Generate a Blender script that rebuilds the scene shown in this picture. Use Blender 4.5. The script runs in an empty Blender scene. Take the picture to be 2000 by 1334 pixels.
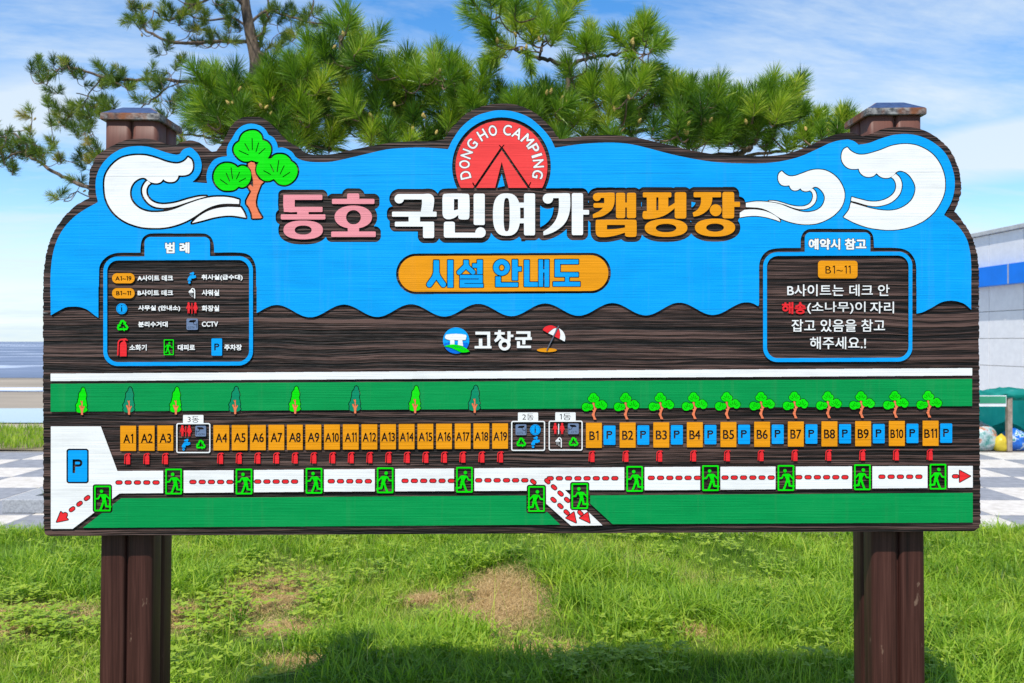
import bpy, math, random
import numpy as np
from mathutils import Vector, Matrix
from mathutils.geometry import delaunay_2d_cdt
random.seed(7); rng = np.random.default_rng(7)
scn = bpy.context.scene
COL = scn.collection

# ------------------------------------------------------------------ camera, sky, sun
FPX = 1667.0; EYE = 1.6
cam = bpy.data.cameras.new('camera'); cam.lens = 30.0; cam.sensor_width = 36.0
cam.clip_start = 0.05; cam.clip_end = 20000
cam.dof.use_dof = True; cam.dof.focus_distance = 3.0; cam.dof.aperture_fstop = 6.3
camo = bpy.data.objects.new('camera', cam); COL.objects.link(camo)
camo.location = (0, 0, EYE); camo.rotation_euler = (math.pi/2, 0, 0)
scn.camera = camo

SUN_TO = Vector((-0.43, -1.0, 1.84)).normalized()
world = bpy.data.worlds.new('World'); scn.world = world; world.use_nodes = True
wn = world.node_tree; wn.nodes.clear()
def N(nt, typ, **kw):
    n = nt.nodes.new(typ)
    for k, v in kw.items():
        if k.startswith('i_'): n.inputs[k[2:].replace('_', ' ')].default_value = v
        else: setattr(n, k, v)
    return n
L = lambda nt, a, b: nt.links.new(a, b)
def math_(nt, op, a, b=None, c=None, clamp=False):
    n = nt.nodes.new('ShaderNodeMath'); n.operation = op; n.use_clamp = clamp
    for i, v in enumerate((a, b, c)):
        if v is None: continue
        if isinstance(v, (int, float)): n.inputs[i].default_value = v
        else: nt.links.new(v, n.inputs[i])
    return n.outputs[0]
def ramp(nt, fac, stops, interp='LINEAR'):
    n = nt.nodes.new('ShaderNodeValToRGB'); cr = n.color_ramp; cr.interpolation = interp
    while len(cr.elements) > 1: cr.elements.remove(cr.elements[-1])
    cr.elements[0].position = stops[0][0]; cr.elements[0].color = (*stops[0][1], 1)
    for p, c in stops[1:]:
        e = cr.elements.new(p); e.color = (*c, 1)
    nt.links.new(fac, n.inputs[0]); return n.outputs[0]
def mixc(nt, fac, a, b, blend='MIX'):
    n = nt.nodes.new('ShaderNodeMix'); n.data_type = 'RGBA'; n.blend_type = blend
    for s, v in ((n.inputs[0], fac), (n.inputs[6], a), (n.inputs[7], b)):
        if isinstance(v, (int, float)): s.default_value = v
        elif isinstance(v, tuple): s.default_value = (*v, 1)
        else: nt.links.new(v, s)
    return n.outputs[2]
sky = N(wn, 'ShaderNodeTexSky', sky_type='NISHITA', sun_disc=False)
sky.sun_elevation = math.asin(SUN_TO.z); sky.sun_rotation = math.atan2(SUN_TO.x, SUN_TO.y)
sky.air_density = 1.0; sky.dust_density = 0.2; sky.ozone_density = 2.2; sky.altitude = 0
tc = N(wn, 'ShaderNodeTexCoord'); sx = N(wn, 'ShaderNodeSeparateXYZ'); L(wn, tc.outputs['Generated'], sx.inputs[0])
zz = math_(wn, 'ADD', math_(wn, 'MAXIMUM', sx.outputs[2], 0.0), 0.16)
cx = math_(wn, 'DIVIDE', sx.outputs[0], zz); cy = math_(wn, 'DIVIDE', sx.outputs[1], zz)
cb = N(wn, 'ShaderNodeCombineXYZ')
# streaks run up to the right: shear the cloud plane a little
L(wn, math_(wn, 'ADD', cx, math_(wn, 'MULTIPLY', cy, 0.55)), cb.inputs[0])
L(wn, math_(wn, 'MULTIPLY', math_(wn, 'SUBTRACT', cy, math_(wn, 'MULTIPLY', cx, 0.35)), 2.3), cb.inputs[1])
n1 = N(wn, 'ShaderNodeTexNoise', i_Scale=0.75, i_Detail=10.0, i_Roughness=0.66, i_Distortion=0.35)
L(wn, cb.outputs[0], n1.inputs['Vector'])
f1 = ramp(wn, n1.outputs[0], [(0.40, (0, 0, 0)), (0.68, (1, 1, 1))])
hz = math_(wn, 'POWER', math_(wn, 'SUBTRACT', 1.0, math_(wn, 'MAXIMUM', sx.outputs[2], 0.0)), 7.0)
f1s = f1
for (bx_, by_, br_, amp_) in ((1.42, 2.42, .50, 1.0), (1.15, 2.9, .30, .6), (-1.24, 2.15, .34, .7), (-1.0, 3.2, .35, .6)):   # low cloud banks
    dx_ = math_(wn, 'DIVIDE', math_(wn, 'SUBTRACT', cx, bx_), br_); dy_ = math_(wn, 'DIVIDE', math_(wn, 'SUBTRACT', math_(wn, 'SUBTRACT', cy, by_), math_(wn, 'MULTIPLY', math_(wn, 'SUBTRACT', cx, bx_), -.5)), br_*.75)
    q_ = math_(wn, 'SUBTRACT', 1.0, math_(wn, 'SQRT', math_(wn, 'ADD', math_(wn, 'MULTIPLY', dx_, dx_), math_(wn, 'MULTIPLY', dy_, dy_))), clamp=True)
    q_ = math_(wn, 'MULTIPLY', math_(wn, 'MULTIPLY', q_, 3.8*amp_), math_(wn, 'MULTIPLY', n1.outputs[0], 1.3), clamp=True); f1s = math_(wn, 'MAXIMUM', f1s, q_)
f1 = f1s
fc = math_(wn, 'ADD', math_(wn, 'MULTIPLY', f1, 0.80), math_(wn, 'MULTIPLY', hz, 0.30), clamp=True)
hsv = N(wn, 'ShaderNodeHueSaturation'); hsv.inputs['Saturation'].default_value = 1.36; hsv.inputs['Value'].default_value = 1.42
L(wn, sky.outputs[0], hsv.inputs['Color'])
skc = mixc(wn, fc, mixc(wn, 1.0, hsv.outputs[0], (.98, .99, 1.03), 'MULTIPLY'), (5.7, 6.4, 6.9))
hl_ = math_(wn, 'MULTIPLY', math_(wn, 'POWER', math_(wn, 'SUBTRACT', 1.0, math_(wn, 'MAXIMUM', sx.outputs[2], 0.0)), 16.0), .65)
skc = mixc(wn, hl_, skc, (4.7, 6.0, 7.0))
bg = N(wn, 'ShaderNodeBackground'); bg.inputs[1].default_value = 0.115
wo = N(wn, 'ShaderNodeOutputWorld'); L(wn, skc, bg.inputs[0]); L(wn, bg.outputs[0], wo.inputs[0])

sun = bpy.data.lights.new('sun', 'SUN'); sun.energy = 4.5; sun.angle = math.radians(0.53); sun.color = (1.0, 0.955, 0.88)
suno = bpy.data.objects.new('sun', sun); COL.objects.link(suno)
suno.rotation_euler = SUN_TO.to_track_quat('Z', 'Y').to_euler(); suno.location = (-3, -6, 9)
vs = scn.view_settings; vs.view_transform = 'Standard'; vs.look = 'None'; vs.exposure = 0.32; vs.gamma = 1.0
vs.use_curve_mapping = False
scn.cycles.max_bounces = 6; scn.cycles.transparent_max_bounces = 12

# ------------------------------------------------------------------ object helpers
def tag(o, label=None, cat=None, group=None, kind=None):
    if label: o['label'] = label
    if cat: o['category'] = cat
    if group: o['group'] = group
    if kind: o['kind'] = kind
    return o
def thing(name, loc, label, cat, group=None):
    o = bpy.data.objects.new(name, None); COL.objects.link(o); o.location = loc
    o.empty_display_size = 0.1
    return tag(o, label, cat, group)
def wloc(o):
    v = Vector(o.location)
    while o.parent: o = o.parent; v += o.location
    return v
def link(name, me, mat, parent=None, loc=(0, 0, 0), label=None, kind=None):
    """me is in world axes about loc"""
    o = bpy.data.objects.new(name, me); COL.objects.link(o)
    if mat and not me.materials: me.materials.append(mat)
    p = Vector(loc)
    if parent: o.parent = parent; p = p - wloc(parent)
    o.location = p
    return tag(o, label, kind=kind)
def mesh(name, v, f, smooth=False):
    me = bpy.data.meshes.new(name); me.from_pydata([tuple(p) for p in v], [], [tuple(q) for q in f]); me.update()
    if smooth: me.polygons.foreach_set('use_smooth', [True]*len(me.polygons))
    return me
def fast_mesh(name, v, f, var=None, smooth=False):
    """v (n,3), f (m,k) arrays of equal-sided faces"""
    me = bpy.data.meshes.new(name); v = np.asarray(v, np.float32); f = np.asarray(f, np.int32)
    me.vertices.add(len(v)); me.vertices.foreach_set('co', v.ravel())
    k = f.shape[1]; me.loops.add(f.size); me.loops.foreach_set('vertex_index', f.ravel())
    me.polygons.add(len(f)); me.polygons.foreach_set('loop_start', np.arange(0, f.size, k, dtype=np.int32))
    me.polygons.foreach_set('loop_total', np.full(len(f), k, np.int32))
    if smooth: me.polygons.foreach_set('use_smooth', np.ones(len(f), bool))
    if var is not None:
        a = me.attributes.new('var', 'FLOAT', 'POINT'); a.data.foreach_set('value', np.asarray(var, np.float32))
    me.update(calc_edges=True); return me
def box(x0, x1, y0, y1, z0, z1, bev=0.0):
    import bmesh
    bm = bmesh.new(); bmesh.ops.create_cube(bm, size=1)
    for v in bm.verts:
        v.co = ((x0+x1)/2 + v.co.x*(x1-x0), (y0+y1)/2 + v.co.y*(y1-y0), (z0+z1)/2 + v.co.z*(z1-z0))
    if bev: bmesh.ops.bevel(bm, geom=list(bm.edges), offset=bev, segments=2, affect='EDGES', profile=0.5)
    me = bpy.data.meshes.new('box'); bm.to_mesh(me); bm.free(); return me

# ------------------------------------------------------------------ materials
def lin(c): return tuple(((x/255)/12.92 if x/255 <= .04045 else ((x/255+.055)/1.055)**2.4) for x in c)
def mat(name, rough=0.6, spec=0.5, metal=0.0):
    m = bpy.data.materials.new(name); m.use_nodes = True; nt = m.node_tree
    b = nt.nodes['Principled BSDF']; b.inputs['Roughness'].default_value = rough
    b.inputs['Specular IOR Level'].default_value = spec; b.inputs['Metallic'].default_value = metal
    return m, nt, b
def objc(nt, sc=(1, 1, 1), world_=True):
    if world_:
        g = nt.nodes.new('ShaderNodeNewGeometry'); out = g.outputs['Position']
    else:
        g = nt.nodes.new('ShaderNodeTexCoord'); out = g.outputs['Object']
    mp = nt.nodes.new('ShaderNodeMapping'); mp.inputs['Scale'].default_value = sc
    nt.links.new(out, mp.inputs[0]); return mp.outputs[0]
def noise(nt, vec, scale=1.0, detail=3.0, rough=0.5, dist=0.0):
    n = nt.nodes.new('ShaderNodeTexNoise'); n.inputs['Scale'].default_value = scale
    n.inputs['Detail'].default_value = detail; n.inputs['Roughness'].default_value = rough
    n.inputs['Distortion'].default_value = dist; nt.links.new(vec, n.inputs['Vector']); return n.outputs[0]
def bump(nt, b, h, strength=0.5, dist=0.002):
    n = nt.nodes.new('ShaderNodeBump'); n.inputs['Strength'].default_value = strength
    n.inputs['Distance'].default_value = dist; nt.links.new(h, n.inputs['Height']); nt.links.new(n.outputs[0], b.inputs['Normal'])
EYE_ = 1.6
def paint(name, rgb, k=0.76, grain=0.75, rough=0.5):
    """brushed outdoor paint over a wire-brushed board: faint long ridges and slight mottling"""
    m, nt, b = mat(name, rough, 0.12)
    c = tuple(v*k for v in lin(rgb))
    long_ = noise(nt, objc(nt, (3, 1, 230)), 1, 4, .6)
    blot = noise(nt, objc(nt, (2.5, 1, 9)), 2.2, 4, .6)
    fac = math_(nt, 'ADD', math_(nt, 'MULTIPLY', long_, .55), math_(nt, 'MULTIPLY', blot, .45))
    dk = tuple(v*.86 for v in c); lt = tuple(min(1, v*1.06+.004) for v in c)
    L(nt, ramp(nt, fac, [(.36, dk), (.5, c), (.64, lt)]), b.inputs['Base Color'])
    sp = nt.nodes.new('ShaderNodeSeparateXYZ'); L(nt, objc(nt), sp.inputs[0]); ln = None
    for sm in (341, 606, 862):
        zs_ = EYE_+(667-sm)*.0018
        d = math_(nt, 'ABSOLUTE', math_(nt, 'SUBTRACT', math_(nt, 'SUBTRACT', sp.outputs[2], math_(nt, 'MULTIPLY', sp.outputs[0], .0055)), zs_))
        q = math_(nt, 'SUBTRACT', 1.0, math_(nt, 'DIVIDE', d, .0016), clamp=True); ln = q if ln is None else math_(nt, 'MAXIMUM', ln, q)
    brk = ramp(nt, noise(nt, objc(nt, (1, 1, 1)), 2.6, 3, .6), [(.42, (0, 0, 0)), (.56, (1, 1, 1))]); ln = math_(nt, 'MULTIPLY', ln, brk)
    old = b.inputs['Base Color'].links[0].from_socket
    fleck = ramp(nt, noise(nt, objc(nt, (1, 1, 2.5)), 55, 3, .65), [(.735, (0, 0, 0)), (.76, (1, 1, 1))])
    old = mixc(nt, math_(nt, 'MULTIPLY', fleck, .35), old, (.10, .075, .06))
    drip = noise(nt, objc(nt, (22, 1, .9)), 1, 4, .7); old = mixc(nt, math_(nt, 'MULTIPLY', ramp(nt, drip, [(.55, (0, 0, 0)), (.75, (1, 1, 1))]), .045), old, (.35, .30, .25))
    L(nt, mixc(nt, math_(nt, 'MULTIPLY', ln, .55), old, mixc(nt, 1.0, old, (.25, .25, .28), 'MULTIPLY')), b.inputs['Base Color'])
    bump(nt, b, math_(nt, 'ADD', long_, math_(nt, 'MULTIPLY', noise(nt, objc(nt, (40, 1, 60)), 3, 2), .15)), grain, .0016)
    return m
M = {}
M['blue'] = paint('sky_blue_paint', (0, 172, 255))
M['white'] = paint('white_paint', (246, 243, 240), .86, .45)
M['green'] = paint('deep_green_paint', (0, 158, 80))
M['teal'] = paint('teal_green_paint', (0, 148, 104))
M['lime'] = paint('lime_green_paint', (0, 236, 0), .78)
M['bark'] = paint('salmon_paint', (255, 136, 92))
M['red'] = paint('red_paint', (255, 72, 70), .8)
M['red2'] = paint('bright_red_paint', (250, 46, 52), .8)
M['pink'] = paint('pink_paint', (255, 158, 166))
M['orange'] = paint('orange_paint', (255, 164, 18))
M['grey'] = paint('slate_grey_paint', (120, 138, 170))
M['steel'] = paint('grey_pole_paint', (110, 116, 130))
M['royal'] = paint('royal_blue_paint', (0, 122, 240))
def charred(name):
    m, nt, b = mat(name, .6, .22)
    pos = objc(nt); sp = nt.nodes.new('ShaderNodeSeparateXYZ'); L(nt, pos, sp.inputs[0])
    oi = nt.nodes.new('ShaderNodeObjectInfo'); r = math_(nt, 'MULTIPLY', oi.outputs['Random'], 37.0)
    cb = nt.nodes.new('ShaderNodeCombineXYZ'); L(nt, math_(nt, 'MULTIPLY', sp.outputs[0], 1.0), cb.inputs[0])
    L(nt, r, cb.inputs[1]); L(nt, math_(nt, 'MULTIPLY', sp.outputs[2], 2.6), cb.inputs[2])
    w = noise(nt, cb.outputs[0], 1.7, 2, .5)
    # knots: the grain swells round sparse points
    vo = nt.nodes.new('ShaderNodeTexVoronoi'); vo.inputs['Scale'].default_value = 1.25
    kb = nt.nodes.new('ShaderNodeCombineXYZ'); L(nt, sp.outputs[0], kb.inputs[0]); L(nt, math_(nt, 'MULTIPLY', r, 3.1), kb.inputs[1])
    L(nt, math_(nt, 'MULTIPLY', sp.outputs[2], 3.0), kb.inputs[2]); L(nt, kb.outputs[0], vo.inputs['Vector'])
    kn = ramp(nt, vo.outputs['Distance'], [(0, (1, 1, 1)), (.10, (.55, .55, .55)), (.28, (0, 0, 0))], 'EASE')
    v = math_(nt, 'ADD', sp.outputs[2], math_(nt, 'ADD', math_(nt, 'MULTIPLY', w, .022), math_(nt, 'MULTIPLY', kn, .014)))
    dens = math_(nt, 'ADD', 128.0, math_(nt, 'MULTIPLY', noise(nt, cb.outputs[0], .9, 1), 0.0))
    gv = nt.nodes.new('ShaderNodeCombineXYZ'); L(nt, math_(nt, 'MULTIPLY', sp.outputs[0], .9), gv.inputs[0])
    L(nt, r, gv.inputs[1]); L(nt, math_(nt, 'MULTIPLY', v, dens), gv.inputs[2])
    g = noise(nt, gv.outputs[0], 1.0, 2.5, .62)
    g2v = nt.nodes.new('ShaderNodeCombineXYZ'); L(nt, math_(nt, 'MULTIPLY', sp.outputs[0], 9), g2v.inputs[0])
    L(nt, r, g2v.inputs[1]); L(nt, math_(nt, 'MULTIPLY', v, 330.0), g2v.inputs[2])
    g2 = noise(nt, g2v.outputs[0], 1.0, 2, .5)
    h = math_(nt, 'ADD', math_(nt, 'MULTIPLY', g, .72), math_(nt, 'MULTIPLY', g2, .28))
    hs = ramp(nt, h, [(.36, (0, 0, 0)), (.47, (.5, .5, .5)), (.6, (1, 1, 1))])
    c = ramp(nt, h, [(.41, (.0012, .001, .001)), (.465, (.010, .006, .005)), (.52, (.040, .022, .018)), (.60, (.128, .076, .063))])
    wear = ramp(nt, noise(nt, objc(nt, (60, 1, 160)), 2.0, 3, .7), [(.66, (0, 0, 0)), (.76, (1, 1, 1))])
    c = mixc(nt, math_(nt, 'MULTIPLY', wear, .28), c, (.34, .30, .28))
    blot = noise(nt, objc(nt, (2, 1, 3)), 1.4, 3, .6)
    c = mixc(nt, math_(nt, 'MULTIPLY', blot, .5), c, mixc(nt, 1.0, c, (.75, .52, .46), 'MULTIPLY'))
    L(nt, c, b.inputs['Base Color']); bump(nt, b, hs, 1.0, .0030)
    return m
M['board'] = charred('brushed_charred_wood')
def postwood(name):
    m, nt, b = mat(name, .5, .22)
    oi = nt.nodes.new('ShaderNodeObjectInfo'); r = math_(nt, 'MULTIPLY', oi.outputs['Random'], 19.0)
    pos = objc(nt); sp = nt.nodes.new('ShaderNodeSeparateXYZ'); L(nt, pos, sp.inputs[0])
    def vec(a, c):
        q = nt.nodes.new('ShaderNodeCombineXYZ')
        L(nt, math_(nt, 'ADD', math_(nt, 'MULTIPLY', sp.outputs[0], a), r), q.inputs[0])
        L(nt, math_(nt, 'MULTIPLY', sp.outputs[1], a), q.inputs[1]); L(nt, math_(nt, 'MULTIPLY', sp.outputs[2], c), q.inputs[2]); return q.outputs[0]
    n = noise(nt, vec(60, 1.6), 1.0, 4, .6, .3); f = noise(nt, vec(300, 6), 1.0, 2, .5)
    ov = noise(nt, vec(3, 2.2), 1.0, 2)
    h = math_(nt, 'ADD', math_(nt, 'MULTIPLY', n, .7), math_(nt, 'MULTIPLY', f, .3))
    c = ramp(nt, h, [(.3, (.022, .008, .006)), (.5, (.056, .020, .015)), (.68, (.10, .040, .030))])
    # the stain has bleached towards the top of the posts
    fade = math_(nt, 'MULTIPLY', math_(nt, 'SUBTRACT', sp.outputs[2], 1.0), .62, clamp=True)
    c = mixc(nt, fade, c, mixc(nt, .5, c, (.26, .115, .08)))
    c = mixc(nt, math_(nt, 'MULTIPLY', ov, .45), c, mixc(nt, 1.0, c, (.6, .45, .45), 'MULTIPLY'))
    sc = ramp(nt, noise(nt, vec(18, 7), 1.0, 4, .7), [(.66, (0, 0, 0)), (.71, (1, 1, 1))])
    c = mixc(nt, math_(nt, 'MULTIPLY', sc, .45), c, (.34, .22, .15))
    L(nt, c, b.inputs['Base Color']); bump(nt, b, h, .5, .0015); return m
M['post'] = postwood('stained_post_timber')
def simple(name, c1, c2, scale=6, rough=.8, bs=.3, bd=.004, spec=.3, metal=0, detail=4, vec=(1, 1, 1)):
    m, nt, b = mat(name, rough, spec, metal); n = noise(nt, objc(nt, vec), scale, detail, .6)
    L(nt, ramp(nt, n, [(.35, c1), (.65, c2)]), b.inputs['Base Color'])
    if bs: bump(nt, b, n, bs, bd)
    return m
# cap: weathered painted steel, rust along the rim
m, nt, b = mat('cap_top_steel', .30, .6, .15)
n = noise(nt, objc(nt), 45, 5, .6); L(nt, ramp(nt, n, [(.3, (.018, .034, .10)), (.7, (.040, .070, .17))]), b.inputs['Base Color']); bump(nt, b, n, .5, .002); M['cap'] = m
m, nt, b = mat('rusty_rim_steel', .6, .4, .2)
n = noise(nt, objc(nt, (1, 1, 1.5)), 42, 5, .68); n2 = noise(nt, objc(nt, (1, 1, 1)), 9, 3, .6)
c = ramp(nt, n, [(.34, (.03, .028, .03)), (.46, (.13, .12, .115)), (.6, (.32, .30, .28))])
c = mixc(nt, ramp(nt, n2, [(.45, (0, 0, 0)), (.6, (1, 1, 1))]), c, mixc(nt, n, (.10, .028, .012), (.33, .12, .045)))
L(nt, c, b.inputs['Base Color']); bump(nt, b, n, .6, .002); M['rim'] = m
def foliage(name, stops, trans=.35, rough=.5):
    m, nt, b = mat(name, rough, .3)
    a = nt.nodes.new('ShaderNodeAttribute'); a.attribute_name = 'var'
    c = ramp(nt, a.outputs['Fac'], stops); L(nt, c, b.inputs['Base Color'])
    t = nt.nodes.new('ShaderNodeBsdfTranslucent'); L(nt, mixc(nt, 1.0, c, (1.35, 1.5, .7), 'MULTIPLY'), t.inputs[0])
    mx = nt.nodes.new('ShaderNodeMixShader'); mx.inputs[0].default_value = trans
    L(nt, b.outputs[0], mx.inputs[1]); L(nt, t.outputs[0], mx.inputs[2]); L(nt, mx.outputs[0], nt.nodes['Material Output'].inputs[0]); return m

# ------------------------------------------------------------------ carving: raster shapes -> contours -> solid pieces
S = 3.0/FPX; YB = 3.0                       # 1 unit of the sign drawing = 1.8 mm
def wx(px): return (px-1000)*S
def wz(py): return EYE+(667-py)*S
def E_(loop):
    a = np.asarray([(p[0], p[1]) for p in loop], float); return np.hstack([a, np.roll(a, -1, 0)])
def poly(*loops): return np.vstack([E_(l) for l in loops])
def zz_(ox, oy, s):
    def f(pts): return [((p[0]/s+ox), (p[1]/s+oy)) + tuple(p[2:]) for p in pts]
    return f
def smooth(pts, n=6):
    """closed loop; a third element marks a corner"""
    P = [np.array(p[:2], float) for p in pts]; C = [len(p) > 2 for p in pts]; k = len(P); out = []
    for i in range(k):
        p1, p2 = P[i], P[(i+1) % k]
        p0 = P[i-1] if not C[i] else 2*p1-p2
        p3 = P[(i+2) % k] if not C[(i+1) % k] else 2*p2-p1
        d = max(np.linalg.norm(p2-p1), 1e-6)
        m1 = (p2-p0); m2 = (p3-p1)
        l1 = np.linalg.norm(p1-p0)+d; l2 = np.linalg.norm(p3-p2)+d
        m1 = m1/l1*d; m2 = m2/l2*d
        for j in range(n):
            t = j/n; t2 = t*t; t3 = t2*t
            out.append((2*t3-3*t2+1)*p1+(t3-2*t2+t)*m1+(-2*t3+3*t2)*p2+(t3-t2)*m2)
    return out
def ell(cx, cy, rx, ry=None, n=48, e=2.0):
    ry = ry or rx; o = []
    for i in range(n):
        a = 2*math.pi*i/n; c, s = math.cos(a), math.sin(a)
        o.append((cx+rx*math.copysign(abs(c)**(2/e), c), cy+ry*math.copysign(abs(s)**(2/e), s)))
    return o
def rrect(x0, y0, x1, y1, r=0, n=6):
    if x1 < x0: x0, x1 = x1, x0
    if y1 < y0: y0, y1 = y1, y0
    if r <= 0: return [(x0, y0), (x1, y0), (x1, y1), (x0, y1)]
    r = min(r, (x1-x0)/2, (y1-y0)/2)
    o = []
    for cx_, cy_, a0 in ((x1-r, y0+r, -90), (x1-r, y1-r, 0), (x0+r, y1-r, 90), (x0+r, y0+r, 180)):
        for i in range(n+1):
            a = math.radians(a0+90*i/n); o.append((cx_+r*math.cos(a), cy_+r*math.sin(a)))
    return o
def strokes(path, w, closed=False):
    """polyline of width w as a list of capsules"""
    it = []; pts = list(path)+([path[0]] if closed else [])
    for (a, b) in zip(pts[:-1], pts[1:]):
        ang = math.atan2(b[1]-a[1], b[0]-a[0]); o = []
        for i in range(9):
            t = ang+math.pi/2+math.pi*i/8; o.append((a[0]+w/2*math.cos(t), a[1]+w/2*math.sin(t)))
        for i in range(9):
            t = ang-math.pi/2+math.pi*i/8; o.append((b[0]+w/2*math.cos(t), b[1]+w/2*math.sin(t)))
        it.append(E_(o))
    return it
_tc = {}
def text_edges(s):
    if s in _tc: return _tc[s]
    if '1' in s:                                     # own layout, with a flagged figure one
        x = 0; out = []
        for ch in s:
            if ch == '1': q = E_([(.07, .73), (.155, .73), (.155, 0), (.07, 0), (.07, .60), (-.045, .555), (-.045, .63)])
            elif ch == ' ': x += .25; continue
            else: q = text_edges(ch).copy()
            a, b_ = q[:, [0, 2]].min(), q[:, [0, 2]].max(); q[:, [0, 2]] += x-a; x += b_-a+.115; out.append(q)
        _tc[s] = np.vstack(out); return _tc[s]
    c = bpy.data.curves.new('t', 'FONT'); c.body = s; c.size = 1; c.resolution_u = 6
    o = bpy.data.objects.new('t', c); COL.objects.link(o)
    dg = bpy.context.evaluated_depsgraph_get(); e = o.evaluated_get(dg); me = e.to_mesh()
    v = np.array([(p.co.x, p.co.y) for p in me.vertices]); cnt = {}
    for p in me.polygons:
        for k in p.edge_keys: cnt[k] = cnt.get(k, 0)+1
    ed = np.array([(*v[a], *v[b_]) for (a, b_), q in cnt.items() if q == 1])
    e.to_mesh_clear(); bpy.data.objects.remove(o); bpy.data.curves.remove(c)
    _tc[s] = ed; return ed
def text(s, x0, y0, x1, y1):
    e = text_edges(s); X = e[:, [0, 2]]; Y = e[:, [1, 3]]
    ax, bx, ay, by = X.min(), X.max(), Y.min(), Y.max(); o = e.copy()
    o[:, [0, 2]] = x0+(X-ax)/(bx-ax)*(x1-x0); o[:, [1, 3]] = y1-(Y-ay)/(by-ay)*(y1-y0); return [o]
def xf(items, fx): 
    out = []
    for e in items:
        a = np.array([fx(p[0], p[1]) for p in e[:, :2]]); b_ = np.array([fx(p[0], p[1]) for p in e[:, 2:]]); out.append(np.hstack([a, b_]))
    return out
class Cv:
    def __init__(s, x0, y0, x1, y1, k):
        s.x0, s.y0, s.k = x0, y0, k; s.W = int((x1-x0)*k)+1; s.H = int((y1-y0)*k)+1; s.a = np.zeros((s.H, s.W), bool)
    def ras(s, items):
        out = np.zeros_like(s.a)
        for e in items:
            q = e.copy(); q[:, [0, 2]] = (q[:, [0, 2]]-s.x0)*s.k-.5; q[:, [1, 3]] = (q[:, [1, 3]]-s.y0)*s.k-.5
            ya = max(0, int(np.floor(min(q[:, 1].min(), q[:, 3].min())))); yb = min(s.H-1, int(np.ceil(max(q[:, 1].max(), q[:, 3].max()))))
            xa = max(0, int(np.floor(min(q[:, 0].min(), q[:, 2].min())))-1); xb = min(s.W-1, int(np.ceil(max(q[:, 0].max(), q[:, 2].max())))+1)
            if yb < ya or xb < xa: continue
            d = np.zeros((yb-ya+1, xb-xa+2), np.int32)
            for X1, Y1, X2, Y2 in q:
                if Y1 == Y2: continue
                if Y1 > Y2: X1, Y1, X2, Y2 = X2, Y2, X1, Y1
                r0 = max(ya, int(math.ceil(Y1))); r1 = min(yb, int(math.ceil(Y2))-1)
                if r1 < r0: continue
                r = np.arange(r0, r1+1); xx = np.ceil(X1+(r-Y1)*(X2-X1)/(Y2-Y1)).astype(int)
                xx = np.clip(xx, xa, xb+1)-xa; np.add.at(d, (r-ya, xx), 1)
            out[ya:yb+1, xa:xb+1] |= (np.cumsum(d, 1)[:, :-1] % 2).astype(bool)
        return out
    def add(s, items): s.a |= s.ras(items); return s
    def sub(s, items): s.a &= ~s.ras(items); return s
    def clip(s, items): s.a &= s.ras(items); return s
    @staticmethod
    def dil(a, R):
        if R <= 0: return a
        ys, xs = np.where(a.any(1))[0], np.where(a.any(0))[0]
        if len(ys) == 0: return a
        Ri = int(math.ceil(R))+1
        y0, y1 = max(0, ys[0]-Ri), min(a.shape[0], ys[-1]+Ri+1); x0, x1 = max(0, xs[0]-Ri), min(a.shape[1], xs[-1]+Ri+1)
        b_ = a[y0:y1, x0:x1]; H, W = b_.shape; c = np.zeros((H, W+1), np.int32); c[:, 1:] = np.cumsum(b_, 1); o = np.zeros((H, W), bool)
        xi = np.arange(W)
        for dy in range(-int(R), int(R)+1):
            w = int(math.sqrt(R*R-dy*dy)); lo = np.clip(xi-w, 0, W); hi = np.clip(xi+w+1, 0, W)
            r = (c[:, hi]-c[:, lo]) > 0
            if dy >= 0: o[dy:] |= r[:H-dy]
            else: o[:dy] |= r[-dy:]
        out = a.copy(); out[y0:y1, x0:x1] |= o; return out
    def subd(s, items, r): s.a &= ~s.dil(s.ras(items), r*s.k); return s
    def addd(s, items, r): s.a |= s.dil(s.ras(items), r*s.k); return s
    def grow(s, r): s.a = s.dil(s.a, r*s.k); return s
    def loops(s, sig=0.9, eps=0.12):
        a = np.pad(s.a.astype(np.float32), 4); R = int(3*sig)+1
        g = np.exp(-np.arange(-R, R+1)**2/(2*sig*sig)); g /= g.sum()
        for ax in (0, 1):
            o = np.zeros_like(a)
            for i, w in enumerate(g): o += w*np.roll(a, i-R, ax)
            a = o
        H, W = a.shape; m = a > .5
        c = m[:-1, :-1]*1+m[:-1, 1:]*2+m[1:, 1:]*4+m[1:, :-1]*8
        I, J = np.where((c > 0) & (c < 15)); cc = c[I, J]
        T = 2*(I*W+J); B = 2*((I+1)*W+J); Lf = 2*(I*W+J)+1; Rt = 2*(I*W+J+1)+1
        tab = {1: ('L', 'T'), 2: ('T', 'R'), 3: ('L', 'R'), 4: ('R', 'B'), 6: ('T', 'B'), 7: ('L', 'B'), 8: ('B', 'L'), 9: ('T', 'B'), 11: ('R', 'B'), 12: ('L', 'R'), 13: ('T', 'R'), 14: ('L', 'T')}
        D = {'T': T, 'B': B, 'L': Lf, 'R': Rt}; seg = []
        for k_, (p, q) in tab.items():
            w = cc == k_; seg.append(np.stack([D[p][w], D[q][w]], 1))
        for k_, pr in ((5, (('L', 'T'), ('R', 'B'))), (10, (('T', 'R'), ('L', 'B')))):
            w = cc == k_
            for p, q in pr: seg.append(np.stack([D[p][w], D[q][w]], 1))
        seg = np.vstack(seg)
        if len(seg) == 0: return []
        nb = {}
        for p, q in seg.tolist(): nb.setdefault(p, []).append(q); nb.setdefault(q, []).append(p)
        fl = a.ravel(); seen = set(); res = []
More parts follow.
